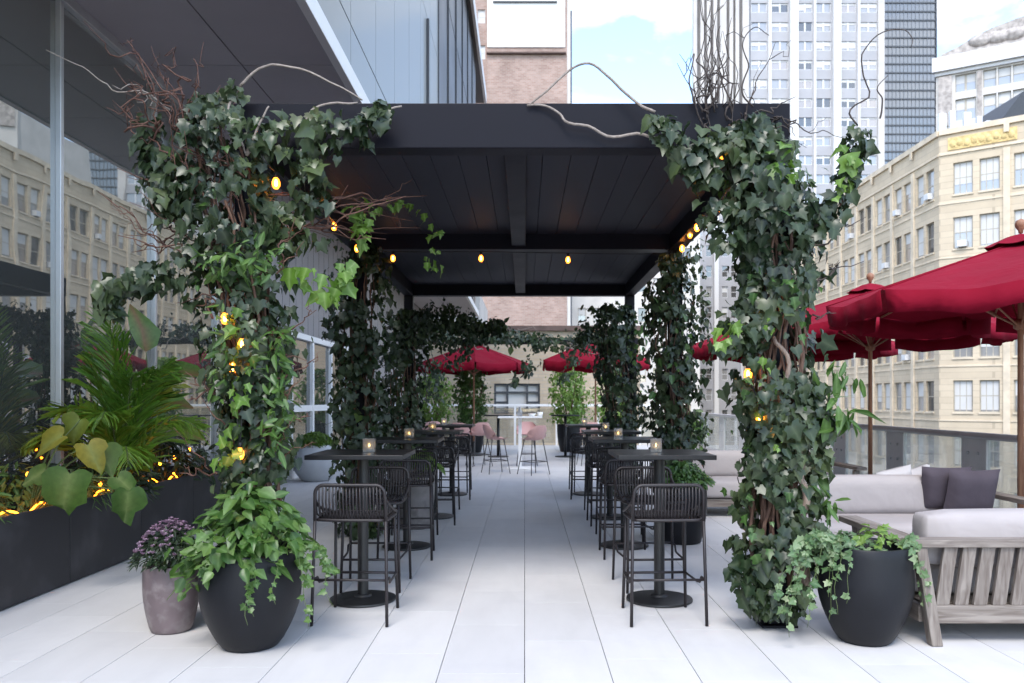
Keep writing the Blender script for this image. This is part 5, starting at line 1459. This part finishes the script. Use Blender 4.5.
# rooftop things on the block
def roof_box(name, label, cat, x0, x1, y0, y1, z0, z1, m, group=None):
    t = thing(name, label, cat, ((x0+x1)/2,(y0+y1)/2,z0), 0, group); return t
for i, (px, w_, h_) in enumerate(((942,.55,1.6),(952,.4,1.9),(967,.55,1.9),(979,.4,1.7),(990,.7,1.5))):
    Y = 57.5+i*.3; p = W(px, 118, Y)
    t = thing('antenna_panel', ['white antenna panel leftmost on the roof edge above the gold frieze','narrow white antenna panel second from the left above the gold frieze','tall white antenna panel in the middle of the row above the gold frieze','narrow white antenna panel fourth from the left above the gold frieze','widest white antenna panel at the right of the row above the gold frieze'][i], 'antenna', (p.x,p.y,TOP-.4), 0, 'white antenna panels on the roof edge')
    mb = MB(); mb.box(p.x-w_/2,p.x+w_/2,p.y-.15,p.y+.15,TOP+.5,TOP+.5+h_); put('panel', mb, M['white_ac'], t, bevel=.05)
    mb = MB(); mb.tube([(p.x,p.y+.25,TOP-.4),(p.x,p.y+.25,TOP+.6+h_)], .05, 8); mb.box(p.x-.05,p.x+.05,p.y+.15,p.y+.25,TOP+.8,TOP+.9); put('mast', mb, M['alu'], t)
x0 = W(1003,100,58).x
t = thing('roof_shed', 'rust brown rooftop shed with a slanted roof at the right edge above the buff block', 'shed', (x0+3,60,TOP-.4))
mb = MB(); vs = [(x0,58,TOP-.4),(x0+8,58,TOP-.4),(x0+8,63,TOP-.4),(x0,63,TOP-.4),(x0,58,TOP+2.1),(x0+8,58,TOP+3.9),(x0+8,63,TOP+3.9),(x0,63,TOP+2.1)]
vs[4] = (x0,58,TOP+1.9); vs[5] = (x0+1.4,58,TOP+3.7)
mb = MB(); mb.box(x0,x0+8,58,63,TOP-.4,TOP+1.9); put('wall', mb, M['rust'], t)
mb = MB(); mb.add([(x0-.15,57.8,TOP+1.903),(x0+8,57.8,TOP+1.903),(x0+8,63,TOP+1.903),(x0-.15,63,TOP+1.903),(x0+1.3,57.8,TOP+3.8),(x0+8,57.8,TOP+3.8),(x0+8,63,TOP+3.8),(x0+1.3,63,TOP+3.8)],[(0,3,2,1),(4,5,6,7),(0,1,5,4),(1,2,6,5),(2,3,7,6),(3,0,4,7)]); put('roof', mb, M['frame_dark'], t)
for i in range(2):
    mb = MB(); mb.box(x0+.5+1.2*i,x0+1.3+1.2*i,57.93,57.99,TOP+.3,TOP+1.6); put('window', mb, M['pane_dark'], t)
mb = MB(); mb.box(x0+1.75,x0+2.0,57.75,57.79,TOP-.4,TOP+3.7); put('gutter', mb, M['rust'], t)

# ---- white stone building with a mansard dome behind it
YS = 75.0
def ws(px, py): return W(px, py, YS)
xl = ws(936,0).x; zc = ws(936,72).z
stone = thing('mansard_building', 'pale stone building with a carved mansard roof rising behind the buff block', 'building', (xl,YS,-45))
rowsS = [(ws(0,96).z, ws(0,79).z),(ws(0,124).z, ws(0,103).z)]; rowsS = sorted(rowsS)
c0s = ws(953,0).x-xl; c1s = ws(971,0).x-xl; c2s = ws(977,0).x-xl; cw = ws(988,0).x-ws(977,0).x
colsS = [(c0s,c1s)]+[(c2s+k*(cw+.12), c2s+k*(cw+.12)+cw) for k in range(3)]+[(c2s+3*cw+1.2+k*(cw+.12), c2s+3*cw+1.2+k*(cw+.12)+cw) for k in range(3)]
mb = MB(); facade(mb, (xl,YS), (1,0), (0,-1), 26, -45, zc, colsS, rowsS, .4); put('wall', mb, M['stone'], stone)
mb = MB(); mb.box(xl,xl+26,YS+.42,YS+12,-45,zc-.01); put('core', mb, M['stone'], stone)
mb = MB(); mb.box(xl-.3,xl+26,YS-.55,YS-.003,ws(0,74).z,ws(0,60).z); mb.box(xl-.1,xl+26,YS-.25,YS-.004,ws(0,77.5).z,ws(0,74).z-.01); put('cornice', mb, M['tower_white'], stone)
mb = MB(); mb.box(xl+.2,ws(950,0).x,YS-.22,YS-.003,ws(0,128).z,ws(0,79).z); mb.box(ws(972,0).x,ws(976,0).x,YS-.15,YS-.003,ws(0,128).z,ws(0,79).z)
put('carved_pilaster', mb, M['stone_ornate'], stone)
prof = [(936,61),(942,56),(955,52),(970,45),(985,40),(1005,36),(1030,34),(1060,36),(1090,46),(1110,60)]
mb = MB(); fr = [ws(a,b) for a,b in prof]; nn = len(fr); zb = ws(0,61).z
vs = []
for yy_, sh in ((YS-.2,1),(YS+11.9,1.0)):
    for p in fr: vs.append((p.x, yy_+ (0 if yy_ < YS else 0), max(p.z, zb+.02)))
    for p in fr: vs.append((p.x, yy_, zb))
fs = []
for i in range(nn-1):
    fs += [(nn+i, nn+i+1, i+1, i), (2*nn+i, 2*nn+i+1, 3*nn+i+1, 3*nn+i), (i, i+1, 2*nn+i+1, 2*nn+i)]
mb.add(vs, fs); put('mansard_roof', mb, M['stone_ornate'], stone)
mb = MB()
for px in (975, 990, 1003):
    b = len(mb.v); mb.lathe([(.0001,-.25),(.55,-.2),(.75,0),(.5,.2),(.0001,.25)], 14); mb.xf(Matrix.Translation((ws(px,0).x, YS-.2, ws(0,50).z)) @ Matrix.Rotation(PI/2,4,'X') @ Matrix.Diagonal((1.4,.8,1,1)), b)
put('carved_ornament', mb, M['stone_ornate'], stone, smooth=True)
for c in colsS:
    for r in rowsS:
        w, h = c[1]-c[0], r[1]-r[0]
        add_window(stone, mesh_of(window_parts(w,h,None,'pair' if c[1]-c[0] > 1.3 else 'sash'),'window',[M['sash_buff']]), pane_mesh(w,h,M['pane_mid'],.5), (xl+c[0], YS+.25, r[0]), 0)

cb = thing('cream_block', 'cream office block rising behind the mansard building, mirrored in the lobby glass', 'building', (62,112,-45))
mb = MB(); cc_ = [(1+3.2*i, 3+3.2*i) for i in range(8)]; rc_ = [(20+4*k, 22.4+4*k) for k in range(5)]
facade(mb, (62,112), (1,0), (0,-1), 28, -45, 42, cc_, rc_, .4); put('wall', mb, M['stone'], cb)
mb = MB(); mb.box(62,90,112.42,130,-45,41.9); put('core', mb, M['stone'], cb)
fmc = mesh_of(window_parts(2.0,2.4,None,'pair'),'window',[M['sash_white']]); pmc = pane_mesh(2.0,2.4,M['pane_mid'],.4)
for q_ in cc_[:3]:
    for r_ in rc_[2:]: add_window(cb, fmc, pmc, (62+q_[0], 112.2, r_[0]), 0)
stone.rotation_euler = (0,0,R(-31))

# ---- white tower with paired windows
YT = 150.0
def wt_(px): return (px-VX)/F*YT
tx0, tx1 = wt_(750.5), wt_(878)
tow = thing('white_tower', 'white high rise tower with a grid of paired windows rising behind the pergola right side', 'building', (tx0,YT,-45))
L_ = tx1-tx0
fh = 19.05/F*YT; wh = 9.4/F*YT
def zt(py): return H+(VY-py)/F*YT
zr0 = zt(12.5)      # sill of the top row seen
rowsT = sorted([(zr0-fh*k, zr0-fh*k+wh) for k in range(-4, 34)])
colsT = []
for a, b in ((751,767),(771.5,788.5),(797.5,812.5),(816,831),(840,856),(860,877)): colsT.append((wt_(a)-tx0, wt_(b)-tx0))
ZTOP = 96.0
rowsT = [r for r in rowsT if r[0] > -44 and r[1] < ZTOP-1]
mb = MB(); facade(mb, (tx0,YT), (1,0), (0,-1), L_, -45, ZTOP, colsT, rowsT, .5); put('wall', mb, M['tower_spandrel'], tow)
mb = MB()
for a, b, d in ((789,797,.9),(832,839.5,.9),(768,770.8,.45),(813.2,815.4,.45),(857,859.4,.45)):
    mb.box(wt_(a), wt_(b), YT-d, YT-.003, -45, ZTOP+.5)
put('white_pier', mb, M['tower_white'], tow)
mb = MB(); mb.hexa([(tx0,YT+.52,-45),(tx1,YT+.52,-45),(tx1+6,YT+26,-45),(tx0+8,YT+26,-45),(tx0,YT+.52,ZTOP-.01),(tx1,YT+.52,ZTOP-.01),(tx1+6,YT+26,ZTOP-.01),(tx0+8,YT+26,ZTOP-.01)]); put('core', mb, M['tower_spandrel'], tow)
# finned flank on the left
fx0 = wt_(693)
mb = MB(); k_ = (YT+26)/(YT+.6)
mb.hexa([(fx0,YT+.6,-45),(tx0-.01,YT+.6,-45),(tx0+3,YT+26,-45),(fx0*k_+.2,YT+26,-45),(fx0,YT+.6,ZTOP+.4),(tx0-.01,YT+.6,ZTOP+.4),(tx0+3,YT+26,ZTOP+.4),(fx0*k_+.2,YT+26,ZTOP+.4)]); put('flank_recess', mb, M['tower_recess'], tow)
mb = MB(); k = 0
xs = [693,700,706.5,713,719.5,729,735,742]
for i, a in enumerate(xs):
    w = 3.6 if i not in (4,7) else 6.5
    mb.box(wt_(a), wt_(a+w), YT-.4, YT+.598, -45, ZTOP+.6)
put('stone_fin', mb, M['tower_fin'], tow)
mb = MB(); mb.box(wt_(877.5), wt_(884), YT-.3, YT+6, -45, ZTOP); put('edge_pier', mb, M['tower_fin'], tow)
fms = {}
cnt = 0; rest = MB(); wr = random.Random(5)
vis = [(r, c) for r in rowsT for c in colsT]
def key(q):
    z = q[0][0]; return 0 if zt(200) < z < zt(-6) else (1 if z < zt(200) else 2)
vis.sort(key=lambda q: (key(q), -q[0][0]))
for r, c in vis:
    w, h = c[1]-c[0], r[1]-r[0]
    loc = (tx0+c[0], YT+.2, r[0])
    if cnt < 100 and key((r,c)) == 0:
        kk = round(w,2)
        if kk not in fms:
            fr_ = MB(); b = .12
            fr_.box(0,b,-.06,.05,0,h); fr_.box(w-b,w,-.06,.05,0,h); fr_.box(w/2-.16,w/2+.16,-.10,.05,.002,h-.002); fr_.box(b+.002,w/2-.162,-.06,.05,0,b); fr_.box(w/2+.162,w-b-.002,-.06,.05,0,b)
            pans = []
            for g, bl in (('pane_mid',0),('pane_dark',.0),('pane_mid',.6),('pane_mid',.95),('pane_warm',.3),('pane_dark',.4),('pane_mid',0),('pane_mid',.35)):
                p = MB(); p.box(.12,w/2-.165,0,.03,.12,h-.02); p.box(w/2+.165,w-.12,0,.03,.12,h-.02)
                if bl: p.cur = 1; p.box(.14,w/2-.17,-.05,-.02,h-h*bl*.8,h-.03); p.box(w/2+.17,w-.14,-.05,-.02,h-h*bl*wr.uniform(.4,.9),h-.03)
                pans.append(mesh_of(p,'pane',[M[g],M['blind']]))
            fms[kk] = (mesh_of(fr_,'window',[M['sash_white']]), pans)
        fm, pans = fms[kk]; add_window(tow, fm, wr.choice(pans), loc, 0); cnt += 1
    else:
        b = len(rest.v); rest.cur = 0; rest.box(loc[0],loc[0]+w,loc[1],loc[1]+.05,r[0],r[1]); rest.cur = 1; rest.box(loc[0]+w/2-.16,loc[0]+w/2+.16,loc[1]-.1,loc[1]-.003,r[0]+.01,r[1]-.01)
o = put('window', rest, [M['pane_mid'],M['sash_white']], tow); o['kind'] = 'stuff'

# ---- slate glass tower
YG = 182.0
gx0, gx1 = (884.5-VX)/F*YG, (935-VX)/F*YG
gl = thing('slate_glass_tower', 'slate grey glass tower ruled with dark floor bands, right of the white tower', 'building', (gx0,YG,-45))
mb = MB(); mb.box(gx0,gx1,YG,YG+22,-45,112); put('glazing', mb, M['steel_glass'], gl)
mb = MB(); z = 6.0
while z < 111: mb.box(gx0-.02,gx1+.02,YG-.22,YG-.003,z,z+.30); z += 8.75/F*YG
put('floor_band', mb, M['slate_band'], gl)
mb = MB()
for i in range(1,13):
    x = gx0+(gx1-gx0)*i/13; mb.box(x-.06,x+.06,YG-.12,YG-.003,5,111.9)
put('mullion', mb, M['slate_mull'], gl)
mb = MB(); mb.box(gx0-.5,gx0-.021,YG-.25,YG+22,-45,112.2); mb.box(gx1+.021,gx1+.35,YG-.25,YG+22,-45,112.2); put('corner_pier', mb, M['frame_dark'], gl)

# ---- grey office block glimpsed between the right ivy columns
YO = 105.0
def ox(px): return (px-VX)/F*YO
def oz(py): return H+(VY-py)/F*YO
off_ = thing('grey_office_block', 'white and grey office block glimpsed between the two right ivy columns', 'building', (ox(690),YO,-45))
co = [(ox(a)-ox(690), ox(b)-ox(690)) for a, b in ((697,703),(706,712),(722,728),(731,737),(748,754))]
ro = sorted([(oz(236)-k*2.7, oz(236)-k*2.7+1.5) for k in range(0, 15)])
mb = MB(); facade(mb, (ox(690),YO), (1,0), (0,-1), ox(770)-ox(690), -45, oz(216), co, ro, .4); put('wall', mb, M['tower_spandrel'], off_)
mb = MB(); mb.box(ox(690),ox(770),YO+.42,YO+15,-45,oz(216)-.01); put('core', mb, M['tower_spandrel'], off_)
mb = MB()
for a in (692,713.5,740): mb.box(ox(a),ox(a+4.5),YO-.5,YO-.003,-45,oz(214))
put('white_pier', mb, M['tower_white'], off_)
for c in co:
    for r in ro:
        w, h = c[1]-c[0], r[1]-r[0]; kk = ('o', round(w,2))
        if kk not in fms: fms[kk] = (mesh_of(window_parts(w,h,None,'sash'),'window',[M['sash_white']]), [pane_mesh(w,h,M[g],b) for g,b in (('pane_mid',0),('pane_dark',0),('pane_mid',.5))])
        add_window(off_, fms[kk][0], wr.choice(fms[kk][1]), (ox(690)+c[0], YO+.2, r[0]), 0)

# ---- pale block behind the right far parasol
YP = 96.0
def qx(px): return (px-VX)/F*YP
def qz(py): return H+(VY-py)/F*YP
pb_ = thing('pale_stone_block', 'pale stone block with small windows glimpsed under the pergola behind the right far parasol', 'building', (qx(572),YP,-45))
cp = [(qx(578+15*i)-qx(572), qx(586+15*i)-qx(572)) for i in range(8)]
rp_ = sorted([(qz(322+30*k), qz(308+30*k)) for k in range(-3, 4)])
mb = MB(); facade(mb, (qx(572),YP), (1,0), (0,-1), qx(700)-qx(572), -45, qz(205), cp, rp_, .4); put('wall', mb, M['stone'], pb_)
mb = MB(); mb.box(qx(572),qx(700),YP+.42,YP+14,-45,qz(205)-.01); put('core', mb, M['stone'], pb_)
mb = MB(); mb.box(qx(572)-.2,qx(700)+.2,YP-.3,YP-.003,qz(210),qz(204)); put('cornice', mb, M['tower_white'], pb_)
fmq = mesh_of(window_parts(cp[0][1]-cp[0][0], rp_[0][1]-rp_[0][0], None,'sash'),'window',[M['sash_buff']])
pmq = [pane_mesh(cp[0][1]-cp[0][0], rp_[0][1]-rp_[0][0], M[g], bl) for g, bl in (('pane_mid',.5),('pane_dark',0),('pane_mid',.9))]
for cc in cp:
    for rr_ in rp_: add_window(pb_, fmq, wr.choice(pmq), (qx(572)+cc[0], YP+.2, rr_[0]), 0)

# ---- red brick tower with a white rendered panel
YB = 88.0
def bx_(px): return (px-VX)/F*YB
def bz(py): return H+(VY-py)/F*YB
bk = thing('brick_tower', 'weathered red brick tower with a white rendered panel behind the left end of the pergola', 'building', (bx_(470),YB,-45))
mb = MB(); mb.box(bx_(487),bx_(567),YB,YB+14,-45,58); put('wall', mb, M['brick'], bk)
mb = MB(); mb.box(bx_(487.3),bx_(565),YB-.12,YB-.003,bz(47.5),56); put('rendered_panel', mb, M['render'], bk)
mb = MB(); mb.box(bx_(486.5),bx_(566),YB-.35,YB-.003,bz(54.5),bz(53)); put('ledge', mb, M['brick_dark'], bk)
mb = MB(); mb.box(bx_(493),bx_(557),YB-.30,YB-.122,bz(3.5),bz(2)); put('cable_tray', mb, M['slate_band'], bk)
mb = MB(); mb.box(bx_(567)+.01,bx_(570.5),YB+.15,YB+14,-45,59); put('corner_strip', mb, M['stone'], bk)
mb = MB(); mb.tube([(bx_(571.2),YB+.2,-40),(bx_(571.2),YB+.2,bz(10))], .10, 8); put('drain_pipe', mb, M['slate_band'], bk)
rwb = [(bz(22+36*k), bz(8+36*k)) for k in range(0,5)]
wx0 = bx_(474)
mb = MB(); facade(mb, (wx0,YB+.3), (1,0), (0,-1), bx_(486.9)-wx0, -45, 58, [(bx_(477.5)-wx0, bx_(485)-wx0)], sorted(rwb), .4); put('side_wall', mb, M['brick'], bk)
mb = MB(); mb.box(wx0,bx_(486.9),YB+.72,YB+14,-45,57.9); put('core', mb, M['brick_dark'], bk)
for r in rwb:
    w, h = bx_(485)-bx_(477.5), r[1]-r[0]; add_window(bk, mesh_of(window_parts(w,h,None,'sash'),'window',[M['sash_white']]), pane_mesh(w,h,M['blind'],.5), (bx_(477.5), YB+.5, r[0]), 0)

# ---- low tan brick building beyond the far railing
YN = 42.0
def nx(px): return (px-VX)/F*YN
def nz(py): return H+(VY-py)/F*YN
tan = thing('tan_brick_building', 'low tan brick building with a dark framed window beyond the far railing', 'building', (nx(400),YN,-45))
cw_ = (nx(494)-nx(400), nx(540)-nx(400)); rw_ = (nz(414), nz(383.5))
mb = MB(); facade(mb, (nx(400),YN), (1,0), (0,-1), nx(640)-nx(400), -45, nz(331), [cw_], [rw_], .5); put('wall', mb, M['tan_brick'], tan)
mb = MB(); mb.box(nx(400),nx(640),YN+.52,YN+12,-45,nz(331)-.02); put('core', mb, M['brick_dark'], tan)
mb = MB(); mb.box(nx(396),nx(478),YN+1.5,YN+11,nz(331)-.02,nz(288)); put('rear_wing', mb, M['stone'], tan)
mb = MB(); mb.box(nx(400)-.1,nx(640)+.1,YN-.2,YN+.2,nz(331)+.003,nz(326)); put('coping', mb, M['brick_dark'], tan)
w, h = cw_[1]-cw_[0], rw_[1]-rw_[0]; x0, z0 = nx(494), rw_[0]
fr_ = MB(); b = .10
for a in (0, w*.27, w*.70, w-b): fr_.box(x0+a, x0+a+b, YN+.12, YN+.26, z0, z0+h)
for zz in (0, h*.35, h*.68, h-b): 
    for a0, a1 in ((b+.002,w*.27-.002),(w*.27+b+.002,w*.70-.002),(w*.70+b+.002,w-b-.002)):
        if zz == h*.35 and a0 > w*.2 and a0 < w*.6: continue
        fr_.box(x0+a0, x0+a1, YN+.12, YN+.26, z0+zz, z0+zz+b)
wf = put('window', fr_, M['frame_dark'], tan)
mb = MB(); mb.box(x0+.02,x0+w-.02,YN+.30,YN+.33,z0+.02,z0+h-.02); put('pane', mb, M['pane_mid'], wf)
mb = MB(); mb.box(x0+b,x0+w-b,YN+.28,YN+.295,z0+h*.2,z0+h-b); put('blind', mb, M['blind'], wf)

# ------------------------------------------------------------------ sky, sun, camera
EL, AZ_ = 54.0, 192.0
w = bpy.data.worlds.new('World'); sc.world = w; w.use_nodes = True
nt = w.node_tree; N = nt.nodes; L = nt.links; bg = N['Background']
sky = N.new('ShaderNodeTexSky'); sky.sky_type = 'NISHITA'; sky.sun_disc = False; sky.sun_elevation = R(EL); sky.sun_rotation = R(AZ_)
sky.air_density = 1.0; sky.dust_density = .6; sky.ozone_density = 1.2
tc = N.new('ShaderNodeTexCoord'); mp = N.new('ShaderNodeMapping'); mp.inputs['Scale'].default_value = (1,1,2.2); mp.inputs['Location'].default_value = CLOUD_OFF
L.new(tc.outputs['Generated'], mp.inputs['Vector'])
nz_ = N.new('ShaderNodeTexNoise'); nz_.inputs['Scale'].default_value = 3.2; nz_.inputs['Detail'].default_value = 10; nz_.inputs['Roughness'].default_value = .55; nz_.inputs['Distortion'].default_value = .4
L.new(mp.outputs['Vector'], nz_.inputs['Vector'])
rp = N.new('ShaderNodeValToRGB'); rp.color_ramp.elements[0].position = CLOUD[0]; rp.color_ramp.elements[1].position = CLOUD[1]
L.new(nz_.outputs['Fac'], rp.inputs['Fac'])
mx = N.new('ShaderNodeMix'); mx.data_type = 'RGBA'; L.new(rp.outputs['Color'], mx.inputs['Factor']); L.new(sky.outputs['Color'], mx.inputs['A'])
n2 = N.new('ShaderNodeTexNoise'); n2.inputs['Scale'].default_value = 6; n2.inputs['Detail'].default_value = 8; L.new(mp.outputs['Vector'], n2.inputs['Vector'])
r2 = N.new('ShaderNodeValToRGB'); r2.color_ramp.elements[0].color = (*[c*CLOUD_V*.42 for c in (1.0,.99,.98)],1); r2.color_ramp.elements[1].color = (*[c*CLOUD_V for c in (1.03,1.0,.96)],1)
r2.color_ramp.elements[0].position = .35; r2.color_ramp.elements[1].position = .6
L.new(n2.outputs['Fac'], r2.inputs['Fac']); L.new(r2.outputs['Color'], mx.inputs['B'])
L.new(mx.outputs['Result'], bg.inputs['Color']); bg.inputs['Strength'].default_value = SKY_S
sd = bpy.data.lights.new('sun', 'SUN'); sd.energy = SUN_E; sd.angle = R(SUN_A); sd.color = (1,.955,.89)
so = bpy.data.objects.new('sun', sd); COL.objects.link(so)
a = R(AZ_); dirv = Vector((math.sin(a)*math.cos(R(EL)), math.cos(a)*math.cos(R(EL)), math.sin(R(EL))))
so.rotation_euler = dirv.to_track_quat('Z','Y').to_euler(); so.location = dirv*60
cd = bpy.data.cameras.new('camera'); cam = bpy.data.objects.new('camera', cd); COL.objects.link(cam)
cam.location = (0,0,H); cam.rotation_euler = (PI/2,0,0)
cd.sensor_width = 36; cd.lens = F/1024*36; cd.shift_x = -(VX-512)/1024; cd.shift_y = (VY-341.5)/1024
cd.clip_start = .05; cd.clip_end = 6000
cd.dof.use_dof = True; cd.dof.focus_distance = 5.6; cd.dof.aperture_fstop = 3.5
sc.camera = cam
vs_ = sc.view_settings; vs_.view_transform = 'Standard'; vs_.look = 'None'; vs_.gamma = 1; vs_.exposure = EXPO
sc.render.engine = 'CYCLES'
cy = sc.cycles; cy.use_denoising = True; cy.max_bounces = 8; cy.diffuse_bounces = 4; cy.glossy_bounces = 4; cy.transparent_max_bounces = 12; cy.transmission_bounces = 4
cy.sample_clamp_indirect = 8; cy.caustics_reflective = False; cy.caustics_refractive = False
